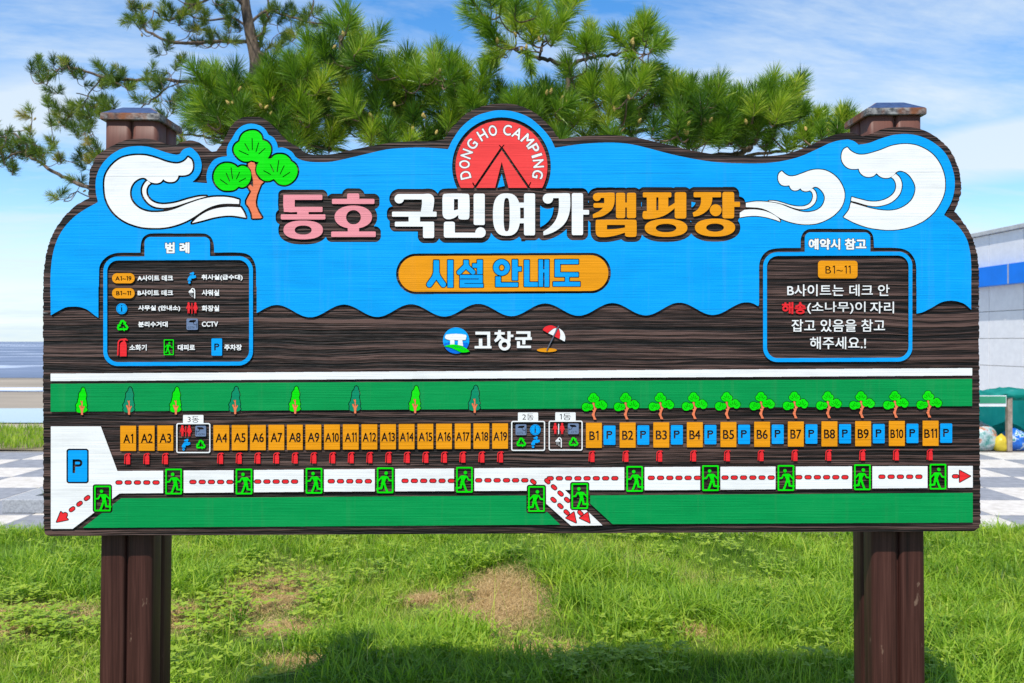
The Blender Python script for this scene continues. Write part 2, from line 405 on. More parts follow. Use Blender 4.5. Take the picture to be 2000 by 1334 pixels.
        def pt(e):
            i = e >> 1
            j = i+1 if (e & 1) == 0 else i+W
            va, vb = fl[i], fl[j]; t = (.5-va)/(vb-va); y, x = divmod(i, W)
            if e & 1: y = y+t
            else: x = x+t
            return ((x-4+.5)/s.k+s.x0, (y-4+.5)/s.k+s.y0)
        for st in nb:
            if st in seen: continue
            lp = [st]; seen.add(st); cur = st
            while True:
                nx = [q for q in nb[cur] if q not in seen]
                if not nx: break
                cur = nx[0]; seen.add(cur); lp.append(cur)
            if len(lp) < 6: continue
            P = np.array([pt(e) for e in lp])
            P = dp(P, eps)
            if len(P) >= 3 and abs(area(P)) > .25: res.append(P)
        return res
def area(P): x, y = P[:, 0], P[:, 1]; return .5*np.sum(x*np.roll(y, -1)-np.roll(x, -1)*y)
def dp(P, eps):
    n = len(P); far = int(np.argmax(((P-P[0])**2).sum(1))); keep = np.zeros(n+1, bool); Q = np.vstack([P, P[:1]])
    keep[[0, far, n]] = True; st = [(0, far), (far, n)]
    while st:
        a, b_ = st.pop()
        if b_-a < 2: continue
        d = Q[b_]-Q[a]; l = math.hypot(*d); v = Q[a+1:b_]-Q[a]
        dist = np.abs(v[:, 0]*d[1]-v[:, 1]*d[0])/l if l > 1e-9 else np.hypot(v[:, 0], v[:, 1])
        i = int(np.argmax(dist))
        if dist[i] > eps: keep[a+1+i] = True; st += [(a, a+1+i), (a+1+i, b_)]
    return Q[:-1][keep[:-1]]
def solid(loops, h0, h1, org=(0, 0), y=YB):
    """loops in drawing units -> mesh; h0 back, h1 front (metres proud of the plane y); org = drawing point of the object origin"""
    ox, oz = wx(org[0]), wz(org[1]); V = []; ED = []; n = 0
    for P in loops:
        V += [((p[0]-1000)*S, EYE+(667-p[1])*S) for p in P]; k = len(P); ED += [(n+i, n+(i+1) % k) for i in range(k)]; n += k
    vv, ee, ff, _, _, _ = delaunay_2d_cdt([Vector(p) for p in V], ED, [], 0, 1e-7)
    vv = np.array([tuple(p) for p in vv]); ff = np.array([f for f in ff if len(f) == 3])
    cen = vv[ff].mean(1); A = np.array(V)[[e[0] for e in ED]]; B = np.array(V)[[e[1] for e in ED]]
    ins = np.zeros(len(cen), bool); CH = max(1, int(4e6/len(A)))
    for i in range(0, len(cen), CH):
        cx_, cy_ = cen[i:i+CH, 0:1], cen[i:i+CH, 1:2]
        with np.errstate(divide='ignore', invalid='ignore'):
            cr = ((A[:, 1] > cy_) != (B[:, 1] > cy_)) & (cx_ < (B[:, 0]-A[:, 0])*(cy_-A[:, 1])/(B[:, 1]-A[:, 1])+A[:, 0])
        ins[i:i+CH] = cr.sum(1) % 2 == 1
    ff = ff[ins]; 
    p = vv[ff]; cr = (p[:, 1, 0]-p[:, 0, 0])*(p[:, 2, 1]-p[:, 0, 1])-(p[:, 1, 1]-p[:, 0, 1])*(p[:, 2, 0]-p[:, 0, 0])
    ff[cr < 0] = ff[cr < 0][:, ::-1]
    nv = len(vv); vs_ = [(a-ox, -h1, b_-oz) for a, b_ in vv]; fs = [tuple(int(x) for x in f) for f in ff]
    m = nv
    for P in loops:
        k = len(P); sgn = area(P)
        for q in P: vs_.append(((q[0]-1000)*S-ox, -h1, EYE+(667-q[1])*S-oz)); vs_.append(((q[0]-1000)*S-ox, -h0, EYE+(667-q[1])*S-oz))
        for i in range(k):
            j = (i+1) % k; fs.append((m+2*i, m+2*i+1, m+2*j+1, m+2*j))
        m += 2*k
    me = mesh('piece', vs_, fs); me['nf'] = len(ff); return me
H = .0048
SIGN = thing('camping_signboard', (0, 3.13, 0), 'large carved brown wooden camping site map board on two timber posts in the grass', 'signboard')
def lay(name, loops, m, parent=None, h1=H, h0=-.001, label=None, org=None):
    if org is None:
        a = np.vstack(loops); org = tuple(((a.min(0)+a.max(0))/2).tolist())
    me = solid(loops, h0, h1, org)
    if m != 'board':
        me.materials.append(M[m]); me.materials.append(M['board']); nf = me['nf']
        for p in me.polygons[nf:]: p.material_index = 1
    return link(name, me, M[m], parent or SIGN, (wx(org[0]), YB, wz(org[1])), label)
def dup(o, px, py, parent=None, kids=True):
    """copy a laid piece so its origin sits at drawing point px,py"""
    def cp(q, par):
        c = q.copy(); COL.objects.link(c); c.parent = par
        for ch in [x for x in bpy.data.objects if x.parent == q and 'tmp' not in x]: cp(ch, c)
        return c
    c = cp(o, o.parent); c.location = Vector((wx(px), YB, wz(py)))-wloc(c.parent); return c

# ---- title letters
za = zz_(530, 360, 20/3); zb = zz_(760, 360, 5); zc = zz_(1140, 360, 6.25)
def R_(z, x0, y0, x1, y1, r=8):
    (a, b_), (c, d) = z([(x0, y0), (x1, y1)]); s = (c-a)/max(1e-6, (x1-x0)); return E_(rrect(a, b_, c, d, r*s))
def EL(z, cx_, cy_, rx, ry, e=2.0, hole=None, he=2.0):
    (a, b_), (c, d) = z([(cx_, cy_), (cx_+rx, cy_+ry)]); o = [ell(a, b_, c-a, d-b_, 64, e)]
    if hole:
        hx, hy, hrx, hry = hole; (a, b_), (c, d) = z([(hx, hy), (hx+hrx, hy+hry)]); o.append(ell(a, b_, c-a, d-b_, 48, he))
    return poly(*o)
def PG(z, *pts): return poly(*[z(p) for p in pts])
title = [
 ('pink', '동', [R_(za,160,138,668,205,12), E_(smooth(za([(160,150,1),(160,138,1),(308,138,1),(308,365,1),(220,363),(175,340),(160,290)]))), R_(za,165,295,670,362,10), R_(za,340,355,488,400,0), R_(za,127,392,707,460,12), EL(za,418,596,256,122,2.35,(418,597,110,59),2.2)]),
 ('pink', '호', [R_(za,988,122,1148,210,22), R_(za,793,192,1345,258,12), EL(za,1070,428,244,150,2.1,(1072,431,96,93)), R_(za,998,560,1145,630,0), R_(za,782,616,1362,687,12)]),
 ('white', '국', [E_(ell(*zb([(100,143)])[0], 9.2)), R_(zb,98,97,400,150,6), E_(smooth(zb([(322,150,1),(322,97,1),(405,97),(438,130),(438,200),(425,275,1),(310,275,1),(321,200)]))), R_(zb,30,268,465,318,8), R_(zb,192,310,303,372,0), R_(zb,57,366,440,414,10), R_(zb,332,366,441,526,16)]),
 ('white', '민', [poly(smooth(zb([(524,115),(540,95),(765,95),(783,112),(783,325),(768,343),(692,343),(677,328),(677,300,1),(640,328),(590,343),(548,336),(526,308),(522,240)])), zb([(634,146),(674,146),(674,246),(634,256)])), R_(zb,826,93,935,399,16), R_(zb,535,366,643,523,22), R_(zb,545,474,900,523,20), E_(ell(*zb([(893,472)])[0], 10.2))]),
 ('white', '여', [EL(zb,1147,297,133,207,2.7,(1148,298,29,163),3.2), R_(zb,1240,180,1330,230,0), R_(zb,1240,335,1330,382,0), R_(zb,1317,90,1425,500,16)]),
 ('white', '가', [E_(ell(*zb([(1550,141)])[0], 10)), R_(zb,1550,90,1765,137,10), E_(smooth(zb([(1657,130,1),(1657,90,1),(1755,90),(1766,110),(1765,250),(1738,345),(1690,410),(1620,460),(1560,487),(1507,500,1),(1505,463,1),(1562,425),(1612,372),(1642,312),(1657,230)]))), R_(zb,1783,88,1893,498,16), R_(zb,1880,252,1952,298,8)]),
 ('orange', '캠', [E_(ell(*zc([(160,158)])[0], 7.8)), R_(zc,160,105,375,168,10), E_(smooth(zc([(250,170,1),(250,105,1),(360,105),(375,125),(372,235),(345,305),(295,352),(225,392),(113,414,1),(110,368,1),(190,328),(238,286,1),(130,286),(119,275),(119,243),(130,232),(250,232,1)]))), R_(zc,392,105,505,415,22), R_(zc,525,105,638,415,22), R_(zc,490,225,540,285,0),
    poly(smooth(zc([(147,445),(160,435),(630,435),(642,448),(642,625),(625,641),(525,641),(505,628),(502,590,1),(430,615),(340,636),(250,646),(175,638),(148,600)])), zc([(283,497),(502,497),(502,530),(400,546),(283,553)]))]),
 ('orange', '핑', [R_(zc,720,100,1068,162,14), R_(zc,768,150,883,345,0), R_(zc,910,150,1030,330,0), E_(smooth(zc([(720,345),(735,328),(770,328,1),(883,320,1),(912,318,1),(1030,278,1),(1112,228,1),(1112,290,1),(1020,362),(930,402),(830,424),(735,424),(718,405)]))), R_(zc,1108,98,1250,420,24), EL(zc,1003,534,260,109,2.25,(1003,535,125,51),2.1)]),
 ('orange', '장', [R_(zc,1338,97,1675,160,14), E_(smooth(zc([(1428,150,1),(1568,150,1),(1562,220),(1530,292),(1470,350),(1400,385),(1338,398,1),(1326,350,1),(1385,312),(1418,262),(1428,215)]))), E_(ell(*zc([(1608,318)])[0], 11.5)), R_(zc,1690,95,1833,418,24), R_(zc,1820,215,1905,277,10), EL(zc,1600,530,245,109,2.25,(1600,530,108,50),2.1)]),
]
TIT = []
for m_, s_, it in title:
    TIT += it; e = np.vstack(it); c = Cv(min(e[:, 0].min(), e[:, 2].min())-4, min(e[:, 1].min(), e[:, 3].min())-4, max(e[:, 0].max(), e[:, 2].max())+4, max(e[:, 1].max(), e[:, 3].max())+4, 5).add(it)
    lay('title_letter', c.loops(1.6), m_, label=f'{ {"pink":"pink","white":"white","orange":"orange"}[m_]} title letter {s_}')
def bb(items, pad=4):
    e = np.vstack(items); return (min(e[:, 0].min(), e[:, 2].min())-pad, min(e[:, 1].min(), e[:, 3].min())-pad, max(e[:, 0].max(), e[:, 2].max())+pad, max(e[:, 1].max(), e[:, 3].max())+pad)
def piece(name, items, m_, k=5, sig=1.2, grow=0, h1=H, parent=None, label=None, sub=None, subd=None, org=None, h0=-.001, eps=.12):
    c = Cv(*bb(items, 5+grow), k).add(items)
    if grow: c.grow(grow)
    if sub: c.sub(sub)
    if subd: c.subd(*subd)
    return lay(name, c.loops(sig, eps), m_, parent, h1, h0, label, org)

# ---- waves
zw = zz_(180, 250, 20/3); zr = zz_(1620, 240, 6.0633); zs = zz_(1440, 310, 8.3333)
W1 = smooth(zw([(1255,383,1),(1300,420),(1318,490),(1308,552),(1268,600),(1200,620),(1130,620,1),(1118,660),(1078,698),(1010,706),(960,692),(933,668,1),(900,705),(850,722),(790,715),(740,692),(705,660),(670,650),(615,663),(550,710),(510,780),(500,850),(512,925),(560,1000),(640,1060),(740,1093),(850,1098),(980,1085),(1100,1050),(1250,990),(1400,938),(1550,905),(1700,898),(1830,912),(1920,937,1),(1918,992,1),(1800,988),(1680,993),(1560,1025),(1450,1080),(1330,1160),(1230,1215),(1100,1265),(950,1298),(800,1305),(640,1290),(480,1240),(360,1170),(260,1070),(190,930),(168,780),(175,650),(215,555),(290,465),(380,400),(480,370),(600,357),(720,365),(850,400),(960,440),(1050,462),(1130,465),(1190,445),(1230,415)]))
W1b = smooth(zw([(725,686,1),(690,725),(662,785),(662,850),(690,920),(750,990),(830,1030),(930,1042),(1050,1030),(1200,985),(1350,935),(1502,890,1),(1400,896),(1250,930),(1100,975),(950,995),(850,985),(770,945),(722,880),(712,810),(732,755),(768,722,1)]))
W1c = smooth([(375.8,436,1),(387,424.7),(405,413.5),(423,407.5),(444,404.6),(470.8,405.2,1),(477,415),(481.2,425.6,1),(459,422),(442.5,421.6),(420,424.7),(397.5,430.7)])
W2 = smooth(zr([(205,290,1),(160,320),(138,380),(142,450),(178,510),(230,543),(290,550),(340,545,1),(358,592),(405,632),(460,643),(515,632),(552,598,1),(590,635),(640,655),(700,652),(750,625),(790,582),(825,570),(870,578),(930,615),(980,680),(1010,755),(1005,830),(970,910),(910,970),(830,1015),(740,1038),(630,1038),(500,1018),(380,985),(248,945,1),(225,1030),(160,1118,1),(280,1180),(430,1235),(580,1262),(720,1270),(860,1255),(1000,1215),(1120,1155),(1230,1060),(1310,940),(1355,820),(1362,690),(1340,580),(1290,470),(1220,380),(1130,315),(1030,272),(930,255),(830,257),(720,278),(600,325),(480,362),(400,378),(330,375),(270,350),(235,325)]))
W2b = smooth(zr([(778,606,1),(820,645),(846,700),(850,760),(832,830),(790,890),(720,945),(640,975),(540,990),(430,975),(330,945),(250,925,1),(258,880,1),(350,905),(460,930),(560,932),(650,910),(720,870),(765,820),(783,760),(775,705),(755,670),(725,645,1)]))
W3 = smooth(zs([(718,205,1),(675,240),(658,300),(668,372),(708,425),(770,445),(840,438,1),(865,490),(910,520),(970,517),(1022,485,1),(1050,520),(1110,535),(1170,520),(1230,470),(1265,460),(1315,478),(1375,535),(1412,605),(1412,685),(1372,772),(1300,832),(1200,865),(1100,872),(980,850),(850,805),(700,745),(560,715),(420,700),(280,700),(135,722,1),(135,790,1),(250,795),(360,805),(470,840),(580,900),(680,965),(780,1010),(900,1045),(1050,1070),(1200,1070),(1330,1045),(1470,985),(1580,910),(1680,800),(1730,680),(1738,560),(1700,440),(1630,330),(1540,250),(1430,195),(1310,178),(1200,190),(1080,230),(960,275),(860,290),(790,265)]))
W3b = smooth(zs([(1217,488,1),(1260,530),(1282,600),(1270,690),(1220,760),(1130,812),(1020,825),(900,800),(780,755),(640,718),(498,694,1),(520,686),(640,695),(760,730),(880,765),(1000,780),(1100,770),(1180,725),(1220,650),(1222,590),(1205,545),(1172,520,1)]))
W3c = smooth(zs([(110,835,1),(35,880,1),(35,960,1),(150,940),(280,932),(400,945),(520,970),(620,1000),(694,1028,1),(688,1000),(640,950),(540,890),(430,850),(300,830),(200,828)]))
wedge3 = zs([(60,790),(250,795),(360,805),(470,840),(580,900),(690,968),(690,1010),(640,950),(540,890),(430,850),(300,830),(90,838)])
LW = [E_(W1), E_(W1b), E_(W1c)]; RW = [E_(W2), E_(W2b), E_(W3), E_(W3b), E_(W3c)]
piece('wave', [E_(W1)], 'white', label='big white curling wave at the left end of the board')
piece('wave_ribbon', [E_(W1b)], 'white'); piece('wave_ribbon', [E_(W1c)], 'white')
piece('wave', [E_(W2)], 'white', label='large white curling wave at the right end of the board')
piece('wave_ribbon', [E_(W2b)], 'white')
piece('wave', [E_(W3)], 'white', label='small white curling wave beside the orange letters')
piece('wave_ribbon', [E_(W3b)], 'white'); piece('wave_ribbon', [E_(W3c)], 'white')
# ---- pine emblem
zt = zz_(390, 230, 6.354)
CT = smooth(zt([(655,160),(720,172),(768,220),(785,282,1),(840,300),(880,350),(890,410),(872,470),(845,512,1),(745,553,1),(700,548),(650,530,1),(600,545),(540,540),(480,500),(435,440),(427,380),(450,330),(497,298,1),(520,230),(570,182)]))
CR = smooth(zt([(840,508,1),(892,510,1),(930,470),(990,455),(1060,465),(1110,500),(1142,547,1),(1180,570),(1215,630),(1215,700),(1180,770),(1120,820),(1060,838),(990,825),(950,790),(925,762,1),(870,785),(800,780),(740,730),(708,670),(712,605),(740,548,1)]))
CL = smooth(zt([(178,740),(190,670),(240,600),(310,568),(380,568),(440,590),(475,624,1),(520,600),(580,610),(630,660),(643,730),(622,800),(580,850),(530,868),(488,856,1),(440,895),(370,908),(290,900),(230,860),(190,800)]))
TK = zt([(605,572),(640,550),(685,560),(699,595),(690,650),(700,700),(740,765),(800,800),(765,830),(745,880),(715,960),(700,1040),(705,1100),(735,1170),(778,1240),(760,1250),(660,1252),(650,1190),(620,1120),(585,1070),(585,1030),(610,980),(645,920),(605,860),(632,830),(668,862),(668,780),(650,700),(640,650),(610,610)])
VE = [((655,260),(658,400)),((565,325),(615,410)),((735,315),(703,425)),((493,412),(608,463)),((815,385),(738,452)),((395,625),(412,760)),((335,692),(378,793)),((500,678),(462,762)),((262,770),(348,830)),((575,752),(495,797)),((985,532),(966,672)),((882,585),(922,672)),((1052,600),(1003,700)),((800,660),(885,707)),((1123,680),(1037,737))]
VEI = []
for a, b_ in VE: VEI += strokes(zt([a, b_]), 1.7)
TREE = [E_(CT), E_(CR), E_(CL), E_(TK)]
piece('pine_clump', [E_(CT), E_(CR)], 'lime', sub=VEI, k=6); piece('pine_clump', [E_(CL)], 'lime', sub=VEI, k=6)
piece('pine_trunk', [E_(TK)], 'bark', k=6)
# ---- badge
zd = zz_(870, 200, 7.4125); BC = (979.5, 326.0)
tent = strokes(zd([(846,622),(815,662)]), 2.2)+strokes(zd([(784,628),(815,662)]), 2.2)+strokes(zd([(815,664),(418,1250)]), 4.6)+strokes(zd([(815,664),(1215,1250)]), 4.6)
tent += strokes(zd([(398,1170),(420,1215)]), 2.4)+strokes(zd([(1232,1165),(1210,1212)]), 2.4)+[E_(zd([(815,862),(716,1260),(918,1260)]))]
def arcs():
    it = []
    for ch, deg, wd in (('D',-103,14.5),('O',-86.3,15),('N',-69.8,15),('G',-52.6,15.5),('H',-31,15),('O',-13.6,15),('C',9.1,15),('A',25.6,17),('M',44.5,18.5),('P',60.8,14.5),('I',72.6,4.2),('N',85.2,15),('G',102,15.5)):
        e = text(ch, -wd/2, -10, wd/2, 10); a = math.radians(deg)
        def fx(x, y, a=a):
            r = 72.3-y; c, s = math.cos(a), math.sin(a); return (BC[0]+r*s+x*c, BC[1]-r*c+x*s)
        it.append(xf(e, fx))
    return it
ARC = arcs(); ARI = [e for q in ARC for e in q]
c = Cv(885, 230, 1075, 370, 8).add([E_(ell(*BC, 89.6, n=120))]).clip([E_(rrect(880, 230, 1080, 367.4))]).sub(tent)
c.a &= ~Cv.dil(c.ras(ARI), 1.35*8)
badge = lay('badge_disc', c.loops(1.3, .1), 'red', label='red round badge with a tent cut into it')
for ch, q in zip('DONGHOCAMPING', ARC): piece('badge_letter', q, 'white', k=8, sig=1.3, grow=.55, parent=badge, h1=H, eps=.08, label=f'white letter {ch}')
piece('tent_door', [E_(zd([(815,1035),(752,1237),(858,1214)]))], 'blue', k=8, parent=badge)
# ---- blue panel with everything let into it
def xs(l): return list(l)
BL = [(100.3,616,1),(100,594),(100,535),(104.5,496),(114,466),(128,443),(145,425),(164,411),(192.3,395,1),(188.5,377),(188,355),(191,340),(198,325),(210,310),(225,298),(244.5,289),(270,285.7),(292,287.5),(310,293),(330,299.5),(345,302.5),(352,301),(357,294),(364.5,290),(373.5,289),(382,295),(390,305),(394.5,319),(394.5,328),(391.5,338.5),(385.5,347.5),(376.5,356,1),(405.4,358.3,1),(404,345),(405.7,334),(410.5,323),(418,313.4),(429,308),(444.3,305.5,1),(443.6,293),(447,282),(455,269),(462,257),(472,247.5),(484.5,242.6),(497,242.6),(510,246.5),(519,253.6),(525.4,264,1),(535,269.5),(541,279),(543.5,289.3,1),(552,288.5),(563,292),(572.6,299),(578,307),(588,312.6),(604,316.3),(630,317.4),(650,316),(702,304.5),(755,292.5),(790,289.5),(825,288.7),(860,290.5),(875,292,1),(884.5,273),(902,248.5),(926.5,229),(954.5,219),(979,215.8),(1007,219.5),(1035,231),(1059.5,252),(1075,271),(1084,289,1),(1140,281.3),(1192.5,279),(1227.5,281.5),(1262.5,289),(1300,299),(1335,307),(1387.5,316),(1440,319.3),(1492.5,319),(1527.5,315),(1562.5,306),(1597.5,290.5),(1625.5,278),(1653.5,273),(1667.5,276.5),(1676,283.3,1),(1695.5,280),(1720,271),(1748,263.5),(1779.5,263),(1807.5,271),(1828.5,283.5),(1846,301),(1856.5,322),(1863,346.5),(1863,371),(1856.5,395.5),(1842.5,420.3,1),(1860,432),(1876,449),(1888,470),(1894,496.5),(1895.7,521),(1895.7,560),(1895.7,605,1),(1881,593),(1860,587.5),(1839,590),(1818,601.5),(1800.5,610),(1789,612.7,1)]
def scal(x): return 608-(x-541)*.0058+12.2*-math.cos(2*math.pi*(x-541)/130.9)
BL += [(1789, 560, 1), (1482, 560, 1)] + [(x, scal(x)) for x in range(1481, 502, -10)] + [(502, scal(502), 1), (502, 560, 1), (193.5, 560, 1), (193.5, 621, 1), (185.5,615.5),(171.5,605),(157.5,600),(143.5,599),(129.5,600.5),(115.5,607.5)]
G1 = [(501,700,1),(501,540),(500,521),(495.5,508),(486.5,498),(470,493.8),(419,493.7,1),(418.5,480),(416,469.5),(410,461),(399.5,456.5),(350,456.3),(296,456.3),(285.5,460),(279,467),(276,478.5),(275.3,493.7,1),(230,494.2),(216.5,498),(207,504),(200,511.5),(195.5,521),(194.5,540),(193.5,700,1)]
G2 = [(1788.5,700,1),(1788.5,540),(1788,518),(1783.5,503.5),(1772.5,491),(1755,485),(1706,484,1),(1705,466),(1701,455),(1690,448.3),(1640,447.4),(1580,447.8),(1569.5,453),(1563.7,465),(1563,484.5,1),(1524,485),(1503,488),(1491,496.5),(1484,509),(1482,521),(1482,540),(1482,700,1)]
PILL = rrect(778.7, 499.4, 1188, 569.2, 34.9, 14); 
def skew(loop, cx_=983, k=.0046): return [(p[0], p[1]-(p[0]-cx_)*k) for p in loop]
PILL = skew(PILL)
c = Cv(92, 205, 1905, 630, 3).add([E_(smooth(BL, 5))]).sub([E_(smooth(G1)), E_(smooth(G2))])
c.sub([E_(ell(*BC, 96.2, n=120))])
c.subd(TIT, 10.2); c.sub([R_(zb, 120, 150, 330, 290, 0), R_(zb, 640, 380, 840, 440, 0), R_(zb, 1290, 380, 1330, 560, 0)]); c.sub([E_(rrect(628, 384, 656, 461)), E_(ell(690.6, 424.6, 16)), E_(rrect(620, 392, 640, 440))]); c.subd(LW, 3.6); c.subd(RW, 1.9); c.sub([E_(wedge3)]); c.subd(TREE, 3.4); c.subd([E_(PILL)], 4.9)
lay('blue_panel', c.loops(1.1, .14), 'blue', label='sky blue wave-edged panel across the upper half')
# subtitle pill
zp = zz_(760, 490, 4.5455)
def rp(x0, y0, x1, y1): return R_(zp, x0, y0, x1, y1, 3)
SUB = [strokes(zp([(420,108),(420,190)]),11)+strokes(zp([(420,190),(405,235),(358,300)]),10.5)+strokes(zp([(420,190),(435,235),(482,300)]),10.5)+[rp(396,84,444,130),rp(520,82,570,325)],
 strokes(zp([(685,105),(680,135),(622,192)]),9)+strokes(zp([(685,125),(700,150),(745,190)]),9)+[rp(662,82,706,130),rp(782,80,830,207),rp(740,113,790,151),rp(628,213,830,247),rp(796,213,830,285),rp(628,254,830,286),rp(628,254,668,325),rp(628,292,836,325)],
 [EL(zp,998,148,73,72,2,(1000,150,27,31)),rp(1092,78,1142,262),rp(1130,142,1175,182),rp(945,228,992,320),rp(945,282,1145,320)],
 [rp(1198,82,1245,318),rp(1198,278,1320,318),rp(1327,78,1366,318),rp(1379,78,1420,320),rp(1355,165,1390,192)],
 [rp(1470,78,1680,118),rp(1470,78,1518,232),rp(1470,192,1680,232),rp(1562,225,1598,280),rp(1455,275,1695,315)]]
SBI = [e for q in SUB for e in q]
c = Cv(772, 492, 1196, 577, 5).add([E_(PILL)]).subd(SBI, 1.7)
pill = lay('subtitle_plate', c.loops(1.2, .1), 'orange', label='orange pill-shaped subtitle plate')
for ch, q in zip('시설안내도', SUB): piece('subtitle_letter', q, 'blue', k=6, parent=pill, label=f'blue subtitle letter {ch}')
# ---- the board itself: four planks on one outline with a torn, wire-brushed rim
BO = [(97,1047,1),(89,1044),(85.5,1034,1),(84.5,900),(84,700),(84,626),(84.5,560),(86.5,520),(91,492),(100,464),(112,441),(126,422),(147,402),(173,387,1),(173,367),(175,336),(180,322),(189,304),(203,294),(224,282),(248,273),(280,270.5),(297,272),(315,278),(332,283),(341,284,1),(353,278),(371,274),(388,278),(402,289),(412,296.5,1),(423,295,1),(432,282),(443,261),(455,241),(471,230.5),(492,227.5),(513,230.5),(528,241),(546,261),(563,276),(581,287),(595,297),(612,302),(647,301),(700,290),(755,280),(807,275.5),(846,275),(867,272,1),(877,257),(895,236),(916,219),(940,208),(972,202.5),(1000,203),(1028,211),(1052,226),(1073,245),(1088,265),(1093,272,1),(1140,266),(1192,263.5),(1238,268),(1280,276.5),(1315,285),(1352,294),(1405,302),(1457,304.5),(1510,304),(1545,298),(1580,285),(1604,273),(1629,263),(1653,259),(1671,261),(1685,266,1),(1702,261),(1727,251),(1755,248),(1783,249),(1811,257),(1835,272),(1856,294),(1870,322),(1877,353),(1876,381),(1865,413,1),(1879,430),(1895,456),(1905,482),(1911,512),(1912,570),(1912.5,700),(1914,900),(1915,1021,1),(1912,1031),(1903,1037.5,1)]
bo = smooth(BO, 8)
dn = []                                              # resample and rough up the rim where the saw crosses the grain
for i in range(len(bo)):
    a, b_ = np.array(bo[i]), np.array(bo[(i+1) % len(bo)]); d = np.linalg.norm(b_-a); n = max(1, int(d/1.6))
    for j in range(n): dn.append(a+(b_-a)*j/n)
dn = np.array(dn); tg = np.roll(dn, -1, 0)-np.roll(dn, 1, 0); tg /= np.linalg.norm(tg, axis=1)[:, None]+1e-9
nz = np.interp(dn[:, 1], np.arange(180, 1060, 2.6), rng.uniform(-1, 1, len(np.arange(180, 1060, 2.6))))
nrm = np.stack([tg[:, 1], -tg[:, 0]], 1); dn = dn+nrm*(nz*np.abs(tg[:, 1])*1.15)[:, None]
SEAMS = [150, 341, 606, 862, 1100]
for i in range(4):
    c = Cv(78, SEAMS[i]-(0 if i else -40), 1922, min(SEAMS[i+1], 1056), 3).add([E_(dn)])
    sl = lambda x, y: y-(x-1000)*.0055
    c.clip([E_([(70, sl(70, SEAMS[i])+.35), (1930, sl(1930, SEAMS[i])+.35), (1930, sl(1930, SEAMS[i+1])-.35), (70, sl(70, SEAMS[i+1])-.35)])]) if 0 < i else c.clip([E_([(70, 100), (1930, 100), (1930, sl(1930, SEAMS[1])-.35), (70, sl(70, SEAMS[1])-.35)])])
    pass
# canvases above were clipped at their own bounds, so cut the planks from one full canvas instead
FULL = Cv(78, 195, 1922, 1056, 3).add([E_(dn)])
for i in range(4):
    c = Cv(78, 195, 1922, 1056, 3); c.a = FULL.a.copy(); ya, yb = SEAMS[i], SEAMS[i+1]
    q = lambda x, y: y-(x-1000)*.0055
    c.clip([E_([(60, q(60, ya)+.3), (1940, q(1940, ya)+.3), (1940, q(1940, yb)-.3), (60, q(60, yb)-.3)])])
    lay('plank', c.loops(.7, .16), 'board', h1=0.0, h0=-.038)

# ---- legend (left) and booking note (right) frames
zl = zz_(200, 450, 20/3); zl2 = zz_(200, 600, 20/3); zn = zz_(1480, 445, 6.25)
def frame(x0, y0, x1, y1, tx0, ty0, tx1, r, w, lab, ttl, tb, name):
    out = [E_(skew(rrect(x0, y0, x1, y1, r, 12), (x0+x1)/2, .004)), E_(rrect(tx0, ty0, tx1, y0+20, 11, 8))]
    inn = [E_(skew(rrect(x0+w, y0+w, x1-w, y1-w, r-w+1, 12), (x0+x1)/2, .004))]
    c = Cv(x0-4, ty0-4, x1+4, y1+5, 5).add(out).sub(inn); t = text(ttl, *tb); c.a &= ~Cv.dil(c.ras(t), 2.15*5)
    f = lay(name, c.loops(1.1, .1), 'blue', label=lab)
    piece('frame_lettering', t, 'white', k=8, grow=1.0, parent=f, label=f'white heading {ttl}', eps=.08); return f
leg = frame(202.8, 500.8, 494.8, 714.3, 283.3, 463, 411, 28, 7.6, 'blue rounded frame of the map legend', '범 례', (324.4, 474.4, 370, 494), 'legend_frame')
note = frame(1489.7, 492, 1781, 706.6, 1571, 454, 1699, 28, 7.6, 'blue rounded frame of the booking note', '예약시 참고', (1579.5, 467, 1690.3, 487), 'note_frame')
def words(s, z, x0, y0, x1, y1, m_='white', g=.35, par=None, name='lettering', k=7):
    (a, b_), (c_, d) = z([(x0, y0), (x1, y1)])
    return piece(name, text(s, a+g, b_+g, c_-g, d-g), m_, k=k, sig=1.0, grow=g, parent=par, eps=.09, label=f'{"red" if "red" in m_ else "white"} lettering {s}', h1=.0036)
def plate(items, engr, m_, name, par=None, k=7, dil=0, label=None, h1=H, org=None, sig=1.0):
    c = Cv(*bb(items), k).add(items)
    if engr: c.subd(engr, dil) if dil else c.sub(engr)
    return lay(name, c.loops(sig, .09), m_, par, h1, -.001, label, org)
def ztx(s, z, x0, y0, x1, y1): (a, b_), (c_, d) = z([(x0, y0), (x1, y1)]); return text(s, a, b_, c_, d)
def zrr(z, x0, y0, x1, y1, r): (a, b_), (c_, d) = z([(x0, y0), (x1, y1)]); return E_(rrect(a, b_, c_, d, r, 8))
plate([zrr(zl,133,558,427,690,9.5)], ztx('A1~19',zl,177,597,383,655), 'orange', 'legend_pill', leg, dil=.4, label='orange pill engraved A1~19')
plate([zrr(zl,133,753,427,885,9.5)], ztx('B1~11',zl,188,790,378,845), 'orange', 'legend_pill', leg, dil=.4, label='orange pill engraved B1~11')
